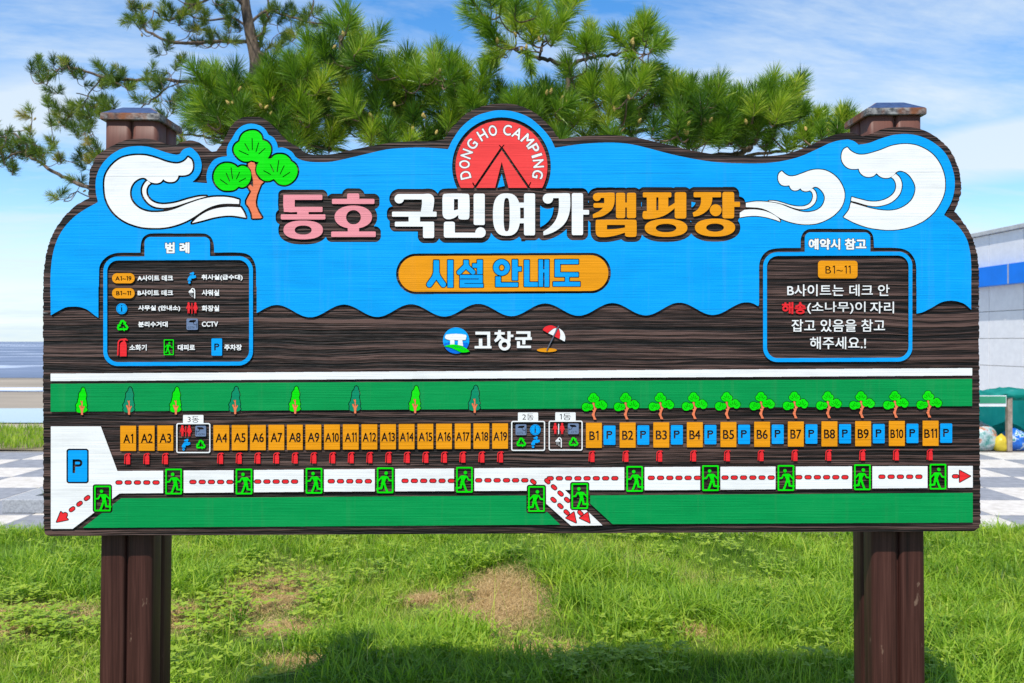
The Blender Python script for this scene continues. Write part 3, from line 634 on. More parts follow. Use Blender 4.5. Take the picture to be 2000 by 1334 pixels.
for s_, z_, q in (('A사이트 데크',zl,(460,583,925,660)),('B사이트 데크',zl,(463,775,925,852)),('사무실 (안내소)',zl,(470,975,1018,1055)),('분리수거대',zl,(470,1185,855,1260)),('CCTV',zl,(1298,1185,1510,1255)),('화장실',zl,(1297,975,1525,1055)),('샤워실',zl,(1297,772,1525,852)),('취사실(급수대)',zl,(1293,575,1830,655)),('소화기',zl2,(355,485,582,565)),('대피로',zl2,(985,485,1210,565)),('주차장',zl2,(1590,483,1820,563))):
    words(s_, z_, *q, par=leg, g=.5)
plate([zrr(zn,730,402,1212,618,6.5)], ztx('B1~11',zn,820,462,1128,560), 'orange', 'note_pill', note, dil=.05, label='orange plate engraved B1~11')
words('B사이트는 데크 안',zn,355,690,1605,835,par=note,g=.42); words('해',zn,290,905,432,1053,'red2',.95,note); words('송',zn,445,905,585,1053,'red2',.95,note); words('(소나무)이',zn,600,900,1312,1050,par=note,g=.42); words('자리',zn,1365,900,1660,1046,par=note,g=.42)
words('잡고 있음을 참고',zn,408,1115,1550,1270,par=note,g=.42); words('해주세요.!',zn,633,1328,1318,1482,par=note,g=.42)

# ---- small pictograms, drawn about their own centre in a unit of 1 drawing px
def at(items, px, py, s=1.0, mir=False): return xf(items, lambda x, y: (px+(-x if mir else x)*s, py+y*s))
def recyc():
    b_ = [(-62,-48),(-28,-112),(22,-112),(44,-78),(66,-84),(54,-24),(2,-36),(20,-50),(-3,-86),(-24,-34)]
    it = []
    for k in range(3):
        a = math.radians(120*k); it.append(E_([((x*math.cos(a)-(y+8)*math.sin(a))/10.9, (x*math.sin(a)+(y+8)*math.cos(a))/10.9+1.2) for x, y in b_]))
    return it
def person(dx, skirt):
    q = [(-8,-60),(8,-60),(18,-50),(33,-2),(25,4),(15,-16),(15,10) if not skirt else (22,16),(13,16),(13,56),(3,56),(0,20),(-3,56),(-13,56),(-13,16),(-15,10) if not skirt else (-22,16),(-15,-16),(-25,4),(-33,-2),(-18,-50)]
    return [E_([((x+dx)/11.0, (y+4)/11.0) for x, y in q]), E_(ell(dx/11.0, -66/11.0, 1.35))]
restroom = person(-43, False)+person(43, True); bar_ = [E_(rrect(-.6, -6.7, .6, 5.9, .3))]
def faucet():
    s = 11.76; p = lambda l: [((x-775)/s, (y-750)/s) for x, y in l]
    it = [E_(p([(750,690),(868,692),(872,748),(840,750),(828,766),(780,766),(765,760),(762,815),(680,815),(676,780),(700,735),(725,700)])), E_(ell(0.2,-8.2,4.4,1.9)), E_(rrect(1.4,-8,3.2,-4.6)), E_(ell(2.2,-9.9,2.4,1.5))]
    return it, [E_(ell((718-775)/s,(855-750)/s,2.5)), ], [E_(ell((718-775)/s,(855-750)/s,.8))]
def shower():
    s = 11.76; p = lambda l: [((x-1305)/s, (y-745)/s) for x, y in l]
    it = strokes(p([(1365,855),(1365,690),(1350,655),(1325,642),(1300,650),(1290,672)]), 2.1)
    it += [E_(p([(1228,722),(1240,695),(1270,676),(1305,680),(1335,700),(1345,732),(1335,738),(1235,738)]))]
    for (x, y) in ((1255,755),(1280,755),(1305,758),(1262,782),(1288,785),(1312,790),(1300,815),(1322,822)): it += strokes(p([(x,y),(x+4,y+10)]), .85)
    return it
def cctv(mir):
    s = 6.667; p = lambda l: [(((x-1175)/s)*(-1 if mir else 1), (y-1222)/s) for x, y in l]
    en = [E_(p([(1130,1188),(1150,1170),(1222,1166),(1222,1186),(1195,1200),(1135,1198)]))]+strokes(p([(1190,1200),(1200,1228),(1232,1232)]), 1.1)+strokes(p([(1236,1208),(1236,1270)]), 1.0)
    a = p([(1118,1254),(1205,1280)]); x0, x1 = sorted((a[0][0], a[1][0])); en += text('CCTV', x0, a[0][1], x1, a[1][1]); return en
def extq():
    s = 8.895; p = lambda l: [((q[0]-235)/s, (q[1]-1165)/s)+tuple(q[2:]) for q in l]
    return [E_(smooth(p([(205,1140),(212,1118),(228,1105),(240,1098,1),(238,1088,1),(205,1090,1),(212,1072,1),(268,1066,1),(292,1085,1),(288,1093,1),(262,1086,1),(262,1100,1),(272,1115),(278,1140),(278,1240,1),(278,1262,1),(206,1262,1),(204,1240,1)])))]+strokes(p([(222,1082),(200,1088),(188,1108),(186,1150),(182,1246)]), 1.7)
def runner():
    s = 7.02; p = lambda l: [((q[0]-786)/s, (q[1]-798)/s)+tuple(q[2:]) for q in l]
    fr = [poly(rrect(-16.2,-25.1,16.2,25.1,2.2), rrect(-13.2,-22.1,13.2,22.1,1.2))]
    bd = [E_(ell(*p([(773,700)])[0], 3.4))]+strokes(p([(752,757),(730,800),(697,803)]),2.9)+strokes(p([(834,755),(862,785),(888,812)]),3.0)
    bd += [E_(smooth(p([(752,744),(790,738),(836,742),(843,762),(832,800),(838,848),(804,866),(782,856),(788,820),(776,790)])))]+strokes(p([(797,845),(780,900),(757,955)]),4.0)+strokes(p([(825,835),(836,905)]),4.2)+strokes(p([(838,907),(897,912)]),3.7)
    return fr+bd
zi = zl
def icon(name, items, m_, px, py, s=1.0, mir=False, par=None, engr=None, dil=0, k=8, label=None):
    it = at(items, px, py, s, mir); en = at(engr, px, py, s, mir) if engr else None
    return plate(it, en, m_, name, par, k=k, dil=dil, label=label)
INF = [E_(ell(0,0,10.7,n=40))]; INFe = [poly(ell(0,0,9.2,n=40), ell(0,0,8.75,n=40)), E_(ell(0,-5.6,1.3)), E_([(-1.9,-2.8),(1.1,-2.8),(1.1,4.8),(2.4,4.8),(2.4,5.7),(-2.6,5.7),(-2.6,4.8),(-1.2,4.8),(-1.2,-1.9),(-1.9,-1.9)])]
CT_ = [E_(rrect(-11.2,-11,11.2,11,2.6))]
fa, fdrop, fh = faucet()
icon('info_icon', INF, 'blue', 238.8, 603, par=leg, engr=INFe, dil=.12)
ric = icon('recycling_icon', recyc(), 'lime', 240.4, 635.2, 1.22, par=leg)
fau = plate(at(fa, 375.5, 542.8)+at(fdrop, 375.5, 542.8), None, 'blue', 'faucet_icon', leg, k=8)
shw = icon('shower_icon', shower(), 'white', 375.8, 572.5, 1.02, par=leg)
rst = icon('restroom_icon', restroom+bar_, 'red2', 375.8, 602.9, 1.68, par=leg)
cc = icon('camera_icon', CT_, 'grey', 376.3, 633.2, 1.0, par=leg, engr=cctv(False))
icon('extinguisher_icon', extq(), 'red2', 240.6, 678.6, 1.6, par=leg)
icon('exit_icon', runner(), 'lime', 330.6, 678.2, .605, mir=True, par=leg)
PL = [E_(rrect(-10.4,-16.8,10.4,16.8,2))]
def Pe(h, w, st): return [E_(rrect(-w/2, -h/2, -w/2+st, h/2))]+[poly([(-w/2,-h/2),(w/2-h*.27,-h/2)]+[(w/2-h*.27+h*.27*math.cos(t), -h/2+h*.27+h*.27*math.sin(t)) for t in np.linspace(-math.pi/2, math.pi/2, 10)]+[(-w/2,-h/2+h*.54)], [(-w/2+st,-h/2+st*.9),(w/2-h*.27,-h/2+st*.9)]+[(w/2-h*.27+(h*.27-st*.9)*math.cos(t), -h/2+h*.27+(h*.27-st*.9)*math.sin(t)) for t in np.linspace(-math.pi/2, math.pi/2, 10)]+[(-w/2+st,-h/2+h*.54-st*.9)])]
icon('parking_icon', PL, 'blue', 424.2, 677.8, par=leg, engr=Pe(13.5, 9.8, 2.7))
# ---- county emblem, name and parasol
ze = zz_(860, 620, 7.6923)
em = piece('emblem_disc', [E_(ell(*ze([(238,347)])[0], 25.7, 25.6, 80))], 'blue', k=6, h1=.0030, label='round blue emblem with a white dolmen')
low = Cv(862, 636, 920, 694, 8).add([E_(ell(*ze([(238,347)])[0], 25.7, 25.6, 80))]).clip([E_(ze([(40,405),(70,395),(72,378),(95,378),(95,388),(112,388),(112,370),(140,370),(140,395),(330,395),(345,372),(362,372),(362,388),(385,390),(385,372),(412,378),(412,400),(450,400),(450,580),(30,580)]))])
lay('emblem_lower_blue', low.loops(1.2, .1), 'royal', em, .0038)  # lower field of the emblem, in its own darker blue paint
piece('emblem_dolmen', [E_(ze([(85,258),(150,250),(240,246),(320,250),(388,262),(394,290),(380,338),(330,344),(345,430),(262,412),(270,344),(212,340),(216,410),(148,408),(150,345),(88,325),(68,302),(78,280)]))], 'white', k=8, parent=em, h1=.0048)
piece('emblem_leaf', [E_(smooth(ze([(52,434,1),(120,412),(220,405),(320,430),(390,465),(442,510,1),(380,525),(310,522),(240,490),(160,455)])))], 'lime', k=8, parent=em, h1=.0056, sub=strokes(ze([(200,438),(300,455),(380,490)]), .7))
nm = [[R_(ze,528,213,750,258,3),R_(ze,705,213,750,430,3),R_(ze,580,318,632,440,4),R_(ze,515,428,770,465,3)],
 [R_(ze,868,190,912,230,3),R_(ze,815,222,970,258,3),PG(ze,[(862,258),(915,258),(912,300),(870,350),(830,374),(806,340),(845,305)]),PG(ze,[(905,275),(985,335),(955,362),(880,305)]),R_(ze,1008,208,1055,362,3),R_(ze,1050,258,1098,296,3),EL(ze,965,410,90,86,2,(964,412,42,42))],
 [R_(ze,1140,208,1355,248,3),R_(ze,1308,208,1355,310,3),R_(ze,1125,298,1375,338,3),R_(ze,1232,335,1278,405,3),R_(ze,1150,360,1198,460,5),R_(ze,1160,424,1362,460,3)]]
for ch, q in zip('고창군', nm): piece('name_letter', q, 'white', k=7, label=f'white letter {ch}')
pa = piece('parasol', [E_(smooth(ze([(1538,190,1),(1560,152),(1610,127),(1675,121),(1752,150,1),(1700,166),(1650,200),(1615,236,1)]))), E_(ze([(1768,168),(1788,200),(1798,250),(1796,290),(1786,322),(1712,285),(1738,225)]))], 'red2', k=8, label='red and white parasol on a patch of orange sand')
piece('parasol_panel', [E_(smooth(ze([(1620,238,1),(1655,205),(1700,172),(1745,158,1),(1722,220),(1696,272,1)]))), E_(smooth(ze([(1778,160,1),(1830,198),(1866,255),(1877,310),(1866,362,1),(1792,322,1),(1802,270),(1796,210)])))], 'white', k=8, parent=pa)
piece('parasol_sand', [E_(ell(*ze([(1600,490)])[0], 19.5, 4.0))], 'orange', k=8, parent=pa, h1=.0035)
piece('parasol_pole', strokes(ze([(1774,132),(1600,490)]), 2.1), 'steel', k=8, parent=pa, h1=.0062)

# ---- map strips
piece('white_strip', [E_([(100,729.6),(1897.6,718.8),(1897.6,733.4),(100,744.2)])], 'white', k=3, sig=.8)
cyp = zz_(130, 740, 10)
CY = smooth(cyp([(335,165),(365,190),(378,240),(396,290),(400,340),(388,380),(402,440),(404,480),(418,515),(400,560),(424,602),(395,635),(340,655),(270,660),(212,640),(198,600),(206,560),(192,512),(225,460),(235,410),(250,360),(252,300),(265,265),(295,235),(305,190)]), 4)
CYT = [E_(cyp([(293,700),(293,630),(280,585),(255,528),(265,512),(283,520),(303,572),(304,480),(280,430),(292,424),(306,452),(312,424),(324,426),(326,570),(352,528),(368,538),(342,590),(333,625),(333,702)]))]
cyx = [161.2, 253, 344.3, 460, 577, 694, 811, 927.2]
def cyo(i): return (cyx[i]-161.2, -(cyx[i]-161.2)*.0052)
holes = []
for i in range(8): d = cyo(i); holes += xf([E_(CY)], lambda x, y, d=d: (x+d[0], y+d[1]))+xf(CYT, lambda x, y, d=d: (x+d[0], y+d[1]))
sp_x = [1136.2,1198.8,1266.5,1331.5,1396,1463,1528.2,1593.3,1658,1724,1789]; sps = .303
def small(items, i):
    ox = sp_x[i]; oy = 767.4-(ox-1136)*.0066; return xf(items, lambda x, y: (ox+(x-418)*sps, oy+(y-255.2)*sps))
sh = []
for i in range(11): sh += small(TREE, i)
c = Cv(96, 736, 1902, 808, 4).add([E_([(100,749.4),(1897.6,739.8),(1897.6,793),(100,804)])]).subd(holes, 1.5).subd(sh, 1.1)
lay('green_strip', c.loops(1.0, .12), 'green', label='long green strip under the white line')
for i in range(8):
    if i < 2:
        m_ = 'lime' if i == 0 else 'teal'; d = cyo(i); sh_ = xf([E_(CY)], lambda x, y: (x+d[0], y+d[1])); tk = xf(CYT, lambda x, y: (x+d[0], y+d[1]))
        cr_ = piece('map_cypress', sh_, m_, k=7, subd=(tk, .45), label=('bright lime' if i == 0 else 'dark teal')+' cypress on the green strip', org=(161.2+d[0], 780+d[1]))
        piece('cypress_trunk', tk, 'bark', k=8, parent=cr_, grow=.1)
        if i == 0: cyA = cr_
        else: cyB = cr_
    else: dup(cyA if i % 2 == 0 else cyB, 161.2+cyo(i)[0], 780+cyo(i)[1])
px0 = sp_x[0]
mp = piece('map_pine', small([E_(CT), E_(CR), E_(CL)], 0), 'lime', k=9, sub=[e for a, b_ in VE for e in strokes([((p[0]-418)*sps+px0, (p[1]-255.2)*sps+767.4) for p in zt([a, b_])], .75)], org=(1160, 793), eps=.09, subd=(small([E_(TK)], 0), .5))
piece('pine_trunk', small([E_(TK)], 0), 'bark', k=9, parent=mp)
for i in range(1, 11): dup(mp, 1160+sp_x[i]-px0, 793-(sp_x[i]-px0)*.0066)
# route dashes
D = []
def row(y, l): D.extend((x, y, 0) for x in l)
row(942,[233.5,251.4,269.5,287.6,305.7]); row(941,[377.7,395.8,413.7,431.7,449.8]); row(940.2,[504,522,540,558,575.9]); row(939.6,[647.5,665.5,683.6,701.7,719.7])
row(938.8,[791.4,809.6,827.7,845.7,863.6,881.7]); row(937.8,[935,953,971,989.3,1007,1025]); row(933.8,[1074.6,1092.5,1110.4,1128.5,1146.4,1164.5,1182.6,1200.6])
row(933,[1271.6,1289.7,1307.8,1325.6,1343.5,1361.7]); row(932.4,[1415.5,1433.5,1451.6,1469.7,1487.6,1505.5]); row(931.7,[1559.4,1577.5,1595.6,1613.6,1631.5,1649.4]); row(930.8,[1721.4,1739.5,1757.5,1775.6,1793.6]); row(930,[1865])
D += [(1041.6,940.6,40),(1069,939.6,42),(1082,951.4,42),(1094.8,963.6,42),(1107.6,976,42),(1081,976,42),(1094.4,988,42),(1106.6,1000.3,42),(1133.4,1001.6,42),(171.2,972.4,-37),(156.4,983.5,-37),(142,994.2,-37)]
def cap_(x, y, a, w=6.0, l=11.4):
    t = math.radians(a); d = (l-w)/2; return strokes([(x-d*math.cos(t), y-d*math.sin(t)), (x+d*math.cos(t), y+d*math.sin(t))], w)
AR = [[E_([(1105,1011.3),(1120.7,999.4),(1125.3,1020.7)])], [E_([(1131.6,1011.3),(1148,1000),(1152,1020.7)])], [E_([(1873,918.5),(1894,929.6),(1873,941.2)])], [E_(zz_(90,860,7.02)([(152,1118),(210,975),(238,1003),(268,988),(296,1000),(298,1030),(280,1052),(312,1086)]))]]
DI = [e for x, y, a in D for e in cap_(x, y, a)]+[e for q in AR for e in q]
# exit signs: x0,y0 of the frame, mirrored?
EX = [(185,948,0),(323.8,915,0),(461,915,0),(597.6,913.6,0),(736.4,912.6,1),(891,911.6,1),(1031.5,949,1),(1116,943.4,0),(1223,909.8,0),(1371,908.4,0),(1518,908,0),(1667.2,906.6,1),(1814.6,905.6,1)]
ROAD = [(100.4,832.6),(198,832.6),(230.4,919.6),(650,916.4),(1000,913.6),(1366,911.3),(1898.8,909.6),(1898.8,952),(1300,957),(1103,957.4),(1151.5,1003.5),(1176.8,1025.8),(1115,1026.2),(1067.6,984),(1067.6,957.5),(650,959.8),(234.6,963.4),(143,1032.6),(100.4,1032.6)]
ROAD = [(100.4,832.6),(198,832.6),(230.4,919.6),(650,916.4),(1000,913.6),(1366,911.3),(1898.8,909.6),(1898.8,952),(1300,957),(1103.2,956.6),(1176.8,1025.8),(1115,1026.2),(1056,974),(1040,958),(650,959.8),(234.6,963.4),(143,1032.6),(100.4,1032.6)]
c = Cv(96, 828, 1903, 1036, 4).add([E_(ROAD)])
for x, y, m_ in EX:
    if 940 > y: c.sub([E_(rrect(x-4, y-30, x+35.6, y+80))])
for x, y, m_ in EX:
    if y > 940: c.subd([E_(rrect(x-.3, y, x+32.6, y+50, 2.5))], 2.6)
for x, y, m_ in EX: c.subd(at(runner(), x+16.2, y+25.1, 1, bool(m_)), 1.7)
PK = rrect(133.9,879,171.6,940.8,3); c.subd([E_(PK)], 3.2); c.subd(DI, 1.65)
lay('white_route', c.loops(1.0, .12), 'white', label='white route band with red dashes')
c = Cv(158, 960, 1100, 1034, 4).add([E_([(162.6,1030.6),(237.5,972.6),(1029,967.4),(1068,999),(1094.2,1024.2)])])
GRc = Cv(1146, 958, 1903, 1027, 4).add([E_([(1152.6,967),(1898.8,962),(1898.8,1020),(1196.2,1023.4),(1152.4,983)])])
for cv in (c, GRc):
    for x, y, m_ in EX:
        if y > 940: cv.subd([E_(rrect(x-.3, y, x+32.6, y+50, 2.5))], 3.4); cv.subd(at(runner(), x+16.2, y+25.1, 1, bool(m_)), 2.2)
lay('green_field', c.loops(1.0, .12), 'green', label='green band along the bottom left of the map'); lay('green_field', GRc.loops(1.0, .12), 'green', label='green band along the bottom right of the map')
d0 = piece('route_dash', cap_(D[0][0], D[0][1], 0), 'red2', k=9, org=(D[0][0], D[0][1]))
for x, y, a in D[1:]:
    q = dup(d0, x, y); q.rotation_euler = (0, math.radians(a), 0)
for q in AR: piece('route_arrow', q, 'red2', k=8)
r0 = r1 = None
for x, y, m_ in EX:
    cxx, cyy = x+16.2, y+25.1
    if m_ and r1 is None: r1 = piece('exit_sign', at(runner(), cxx, cyy, 1, True), 'lime', k=9, org=(cxx, cyy), label='green running figure in a green frame, kicking left')
    elif not m_ and r0 is None: r0 = piece('exit_sign', at(runner(), cxx, cyy), 'lime', k=9, org=(cxx, cyy), label='green running figure in a green frame, kicking right')
    else: dup(r1 if m_ else r0, cxx, cyy)
plate([E_(PK)], at(Pe(26.6, 19.5, 5.2), 152.6, 910.2), 'blue', 'parking_plate', label='large blue parking plate engraved P', k=6)
# pitch tiles
ax = [236,272,308.4,417.6,453.4,489,525,561,597.2,633.4,670,706.4,742.8,779,815.6,852,888.4,924.8,961.4]
for i, x in enumerate(ax):
    y = 831.2-(x-236)*.0062; s_ = f'A{i+1}'; w = {1: 18.6}.get(i+1, 22 if i < 9 else (22.5 if i == 10 else 26))
    plate([E_(rrect(x, y, x+30.9, y+49.2, .6))], text(s_, x+15.6-w/2, y+16.2, x+15.6+w/2, y+33.8), 'orange', 'pitch_tile', k=8, dil=.46, label=f'orange pitch tile {s_}', org=(x+15, y+24))
bx = [1144.2,1210,1275.6,1341,1406.6,1472.3,1538,1603.6,1669.3,1735,1800.9]; pt0 = None
for i, x in enumerate(bx):
    y = 825.4-(x-1144)*.0060; s_ = f'B{i+1}'; w = 17.5 if i == 0 else (21 if i < 9 else 24.5)
    plate([E_(rrect(x, y, x+31.1, y+49, .6))], text(s_, x+15.6-w/2, y+16, x+15.6+w/2, y+33.6), 'orange', 'pitch_tile', k=8, dil=.46, label=f'orange pitch tile {s_}', org=(x+15, y+24))
    q = (x+34.3+11.7, y+5.5+18.9)
    if pt0 is None: pt0 = plate([E_(rrect(q[0]-11.7, q[1]-18.9, q[0]+11.7, q[1]+18.9, 2))], at(Pe(15.6, 11.6, 3.3), q[0]-.3, q[1]-.6), 'blue', 'parking_tile', k=8, org=q)
    else: dup(pt0, *q)
ex_x = [244,281.4,317.8,425.3,461.7,498,534.5,570.9,607.3,644,680.2,716.5,753.3,789.3,825.7,862,898,935,971.3,1149.8,1216,1281.8,1348,1413.8,1479.6,1545.7,1611.5,1677.7,1743.5,1809.3]
x = ex_x[0]+6.3; y = 895.8; e0 = icon('extinguisher_mark', extq(), 'red2', x, y, k=9)
eo = (e0.location+wloc(e0.parent)); ex0 = (eo.x/S+1000-x, 667-(eo.z-EYE)/S-y)
for q in ex_x[1:]: dup(e0, q+6.3+ex0[0], 895.8-(q-244)*.0052+ex0[1])
# block panels 3동 2동 1동
for (x0, y0, x1, y1, tx0, tx1, ty0, s_, kind) in ((345.2,826,411.8,884.6,358.4,398.2,810.2,'3동',0),(998.3,821.8,1064.6,880.4,1011.6,1051,805.4,'2동',1),(1071.4,821.2,1137.8,879.8,1084.4,1124.2,805.2,'1동',2)):
    it = [poly(rrect(x0, y0, x1, y1, 4, 6), rrect(x0+2.3, y0+2.3, x1-2.3, y1-2.3, 2.2, 6)), E_(rrect(tx0, ty0, tx1, y0+2, 1.8))]
    cxm = (tx0+tx1)/2; hl = {0: (30.2+330, 0)}
    f = plate(it, text(s_, cxm-11.2, ty0+2.4, cxm+11.2, ty0+15.2), 'white', 'block_panel', k=9, label=f'white block frame headed {s_}')
    if kind == 0: rs = (363.8, 842.8); ccp = (392.8, 841.8, True); fp = (364.3, 868.3); rp_ = (393, 867.4)
    if kind == 1: inf = (1045.4, 839.2); ccp = (1017.6, 839, False); fp = (1045.9, 863.4); rp_ = (1018, 863)
    if kind == 2: rs = (1091, 838.2); ccp = (1119.6, 837.2, True); rp_ = (1120, 862.2)
    icon('camera_icon', CT_, 'grey', ccp[0], ccp[1], .95, par=f, engr=cctv(ccp[2]))
    icon('recycling_icon', recyc(), 'lime', rp_[0], rp_[1], 1.03, par=f)
    if kind != 2: plate(at(fa, *fp)+at(fdrop, *fp), at(fh, *fp), 'blue', 'faucet_icon', f, k=9)
    else: icon('shower_icon', shower(), 'white', 1091, 863.4, par=f, k=9)
    if kind == 1: icon('info_icon', INF, 'blue', *inf, .98, par=f, engr=INFe, dil=.12)
    else:
        icon('restroom_icon', restroom, 'red2', *rs, 1.72, par=f); icon('restroom_bar', bar_, 'red2' if kind == 0 else 'white', *rs, 1.6, par=f)

# ---- posts: four rounded timbers round a core, under a folded steel cap
def timber(bw, bd, h, r, seg=4):
    o = []
    for cx_, cy_, a0 in ((bw/2-r, bd/2-r, 0), (-bw/2+r, bd/2-r, 90), (-bw/2+r, -bd/2+r, 180), (bw/2-r, -bd/2+r, 270)):
        for i in range(seg+1):
            a = math.radians(a0+90*i/seg); o.append((cx_+r*math.cos(a), cy_+r*math.sin(a)))
    n = len(o); NZ = 24; v = [(x, y, h*j/NZ) for j in range(NZ+1) for x, y in o]
    f = [(j*n+i, j*n+(i+1) % n, (j+1)*n+(i+1) % n, (j+1)*n+i) for j in range(NZ) for i in range(n)]; f.append(tuple(NZ*n+i for i in range(n)))
    me = mesh('timber', v, f, True); me.polygons[-1].use_smooth = False; return me
PW = .188; 
for (xl_b, xl_t, topy, lab) in ((-1.4770, -1.4535, 224, 'left timber post'), (1.2905, 1.2750, 214, 'right timber post')):
    z0, z1 = .384, 2.38; ytop = 3.046; lean = (xl_t-xl_b)/(z1-z0)
    xb = xl_b-lean*z0; ht = EYE+(667-topy)*ytop/FPX
    cx_ = xb+PW/2; cyy = 3.0445+PW/2
    core = link('post', box(-PW/2+.018, PW/2-.018, -PW/2+.018, PW/2-.018, -.4, ht-.01), M['post'], SIGN, (cx_, cyy, 0), lab)
    core.rotation_euler = (0, math.atan(lean), 0)
    tw = PW/2-.0035
    tm = timber(tw, tw, ht+.4, .016)
    for sx_ in (-1, 1):
        for sy_ in (-1, 1):
            t = bpy.data.objects.new('post_timber', tm); COL.objects.link(t); t.parent = core
            if not tm.materials: tm.materials.append(M['post'])
            t.location = (sx_*(tw/2+.0035), sy_*(tw/2+.0035), -.4)
    # cap: rim + sloping faces + flat top
    o = PW/2+.012; r = .024; tp = .050; hh = .035
    v = []; 
    for (w_, z_) in ((o, 0), (o, r), (tp, r+hh)):
        for (a, b_) in ((-1, -1), (1, -1), (1, 1), (-1, 1)): v.append((a*w_, b_*w_, z_))
    f = [(i, (i+1) % 4, 4+(i+1) % 4, 4+i) for i in range(4)]+[(4+i, 4+(i+1) % 4, 8+(i+1) % 4, 8+i) for i in range(4)]+[(8, 9, 10, 11), (3, 2, 1, 0)]
    import bmesh
    me = mesh('cap', v, f); me.materials.append(M['rim']); me.materials.append(M['cap'])
    for i in range(4, 9): me.polygons[i].material_index = 1
    bm = bmesh.new(); bm.from_mesh(me); bmesh.ops.bevel(bm, geom=list(bm.edges), offset=.0025, segments=2, affect='EDGES'); bm.to_mesh(me); bm.free()
    cp = bpy.data.objects.new('post_cap', me); COL.objects.link(cp); cp.parent = core; cp.location = (0, 0, ht-r+.003)
    tag(cp, 'rusty edged blue-black steel cap')

# ------------------------------------------------------------------ ground, pavement, shore
def P3(px, py, d): return Vector(((px-1000)*d/FPX, d, EYE+(667-py)*d/FPX))
def fbm(x, y, s, seed=0):
    r = np.random.default_rng(seed); o = np.zeros_like(x); a = 1
    for k in range(4):
        for _ in range(3):
            th, ph = r.uniform(0, 6.28, 2); o += a*np.sin((x*math.cos(th)+y*math.sin(th))*s*(1+r.uniform(-.2, .2))+ph)
        a *= .55; s *= 2.1
    return o/3
DRY = [(-.07, 5.28, .25, .52), (-1.60, 5.55, .27, .46), (-.55, 5.3, .12, .10), (-1.3, 4.85, .22, .12), (.10, 4.45, .22, .10), (-2.75, 4.85, .34, .25), (.98, 4.62, .09, .10), (-1.05, 4.3, .16, .08), (-1.9, 5.0, .2, .2)]
def dry(x, y):
    o = np.zeros_like(x)
    for cx_, cy_, a, b_ in DRY: o = np.maximum(o, np.exp(-(((x-cx_)/a)**2+((y-cy_)/b_)**2)))
    return o
def gz(x, y): return .030*fbm(x, y, 1.6, 3)-.008*dry(x, y)
gx, gy = np.meshgrid(np.linspace(-14, 14, 281), np.linspace(-6, 7.12, 136))
gv = np.stack([gx, gy, gz(gx, gy)], -1).reshape(-1, 3)
def grid_f(nx, ny): i = np.arange(nx*ny).reshape(ny, nx); return np.stack([i[:-1, :-1], i[:-1, 1:], i[1:, 1:], i[1:, :-1]], -1).reshape(-1, 4)
m, nt, b = mat('turf_soil', .95, .1)
n = noise(nt, objc(nt), 3.0, 6, .65); n2 = noise(nt, objc(nt), 60, 3, .6)
a = nt.nodes.new('ShaderNodeAttribute'); a.attribute_name = 'var'
c = ramp(nt, n2, [(.3, (.045, .075, .012)), (.7, (.10, .14, .028))])
c2 = ramp(nt, n2, [(.3, (.17, .105, .045)), (.7, (.42, .28, .12))])
L(nt, mixc(nt, math_(nt, 'MULTIPLY', a.outputs['Fac'], 1.0, clamp=True), c, c2), b.inputs['Base Color']); bump(nt, b, n2, .8, .01)
me = fast_mesh('ground', gv, grid_f(281, 136), var=dry(gv[:, 0], gv[:, 1])*1.25, smooth=True)
tag(link('ground', me, m), kind='structure')
# beach and water far behind
sandm = simple('pale_sand', (.32, .26, .19), (.44, .37, .28), 1.4, .9, .2, .02, .1)
wets = simple('wet_tidal_sand', (.22, .175, .12), (.36, .285, .20), .5, .55, .2, .01, .3, vec=(.25, 1, 1))
def sheet(name, x0, x1, y0, y1, z, m, nx=2, ny=2, wob=0.0):
    X, Y = np.meshgrid(np.linspace(x0, x1, nx), np.linspace(y0, y1, ny)); Y = Y+wob*np.sin(X*.21+Y)*1.0+wob*.6*np.sin(X*.53+1.3*Y)
    return tag(link(name, fast_mesh(name, np.stack([X.ravel(), Y.ravel(), np.full(X.size, z)], 1), grid_f(nx, ny)), m), kind='structure')
sheet('beach', -6000, 6000, 7.0, 9000, -.06, sandm)
sheet('tidal_flat', -300, 300, 20.0, 46, -.050, wets, 120, 2, .3)
m, nt, b = mat('sea_water', .22, .5)
n = noise(nt, objc(nt, (.05, .45, 1)), .45, 5, .62, .3); sp = nt.nodes.new('ShaderNodeSeparateXYZ'); g_ = nt.nodes.new('ShaderNodeNewGeometry'); L(nt, g_.outputs['Position'], sp.inputs[0])
far = math_(nt, 'DIVIDE', 40.0, math_(nt, 'MAXIMUM', sp.outputs[1], 1.0))
cvv = nt.nodes.new('ShaderNodeCombineXYZ'); L(nt, math_(nt, 'MULTIPLY', math_(nt, 'MULTIPLY', sp.outputs[0], far), .10), cvv.inputs[0]); L(nt, math_(nt, 'MULTIPLY', math_(nt, 'LOGARITHM', sp.outputs[1], 2.718), 9.0), cvv.inputs[1])
n2 = noise(nt, cvv.outputs[0], 1.0, 4, .6)
base = ramp(nt, n2, [(.35, (.09, .12, .185)), (.55, (.15, .185, .27)), (.68, (.60, .66, .74))])
L(nt, base, b.inputs['Base Color']); bump(nt, b, n, .25, .05); b.inputs['Roughness'].default_value = .55; b.inputs['Specular IOR Level'].default_value = .25
seam = m
sheet('sea', -9000, 9000, 38.5, 9000, -.040, seam)
m, nt, b = mat('still_water', .06, .5); b.inputs['Base Color'].default_value = (.20, .30, .42, 1)
n = noise(nt, objc(nt, (.3, 1.4, 1)), 2.5, 3, .5); bump(nt, b, n, .12, .01); pool = m
sheet('tidal_pool', -80, 80, 17.2, 20.9, -.036, pool, 120, 2, .12)
sheet('surf_channel', -160, 160, 28.0, 30.2, -.036, seam, 120, 2, .25)
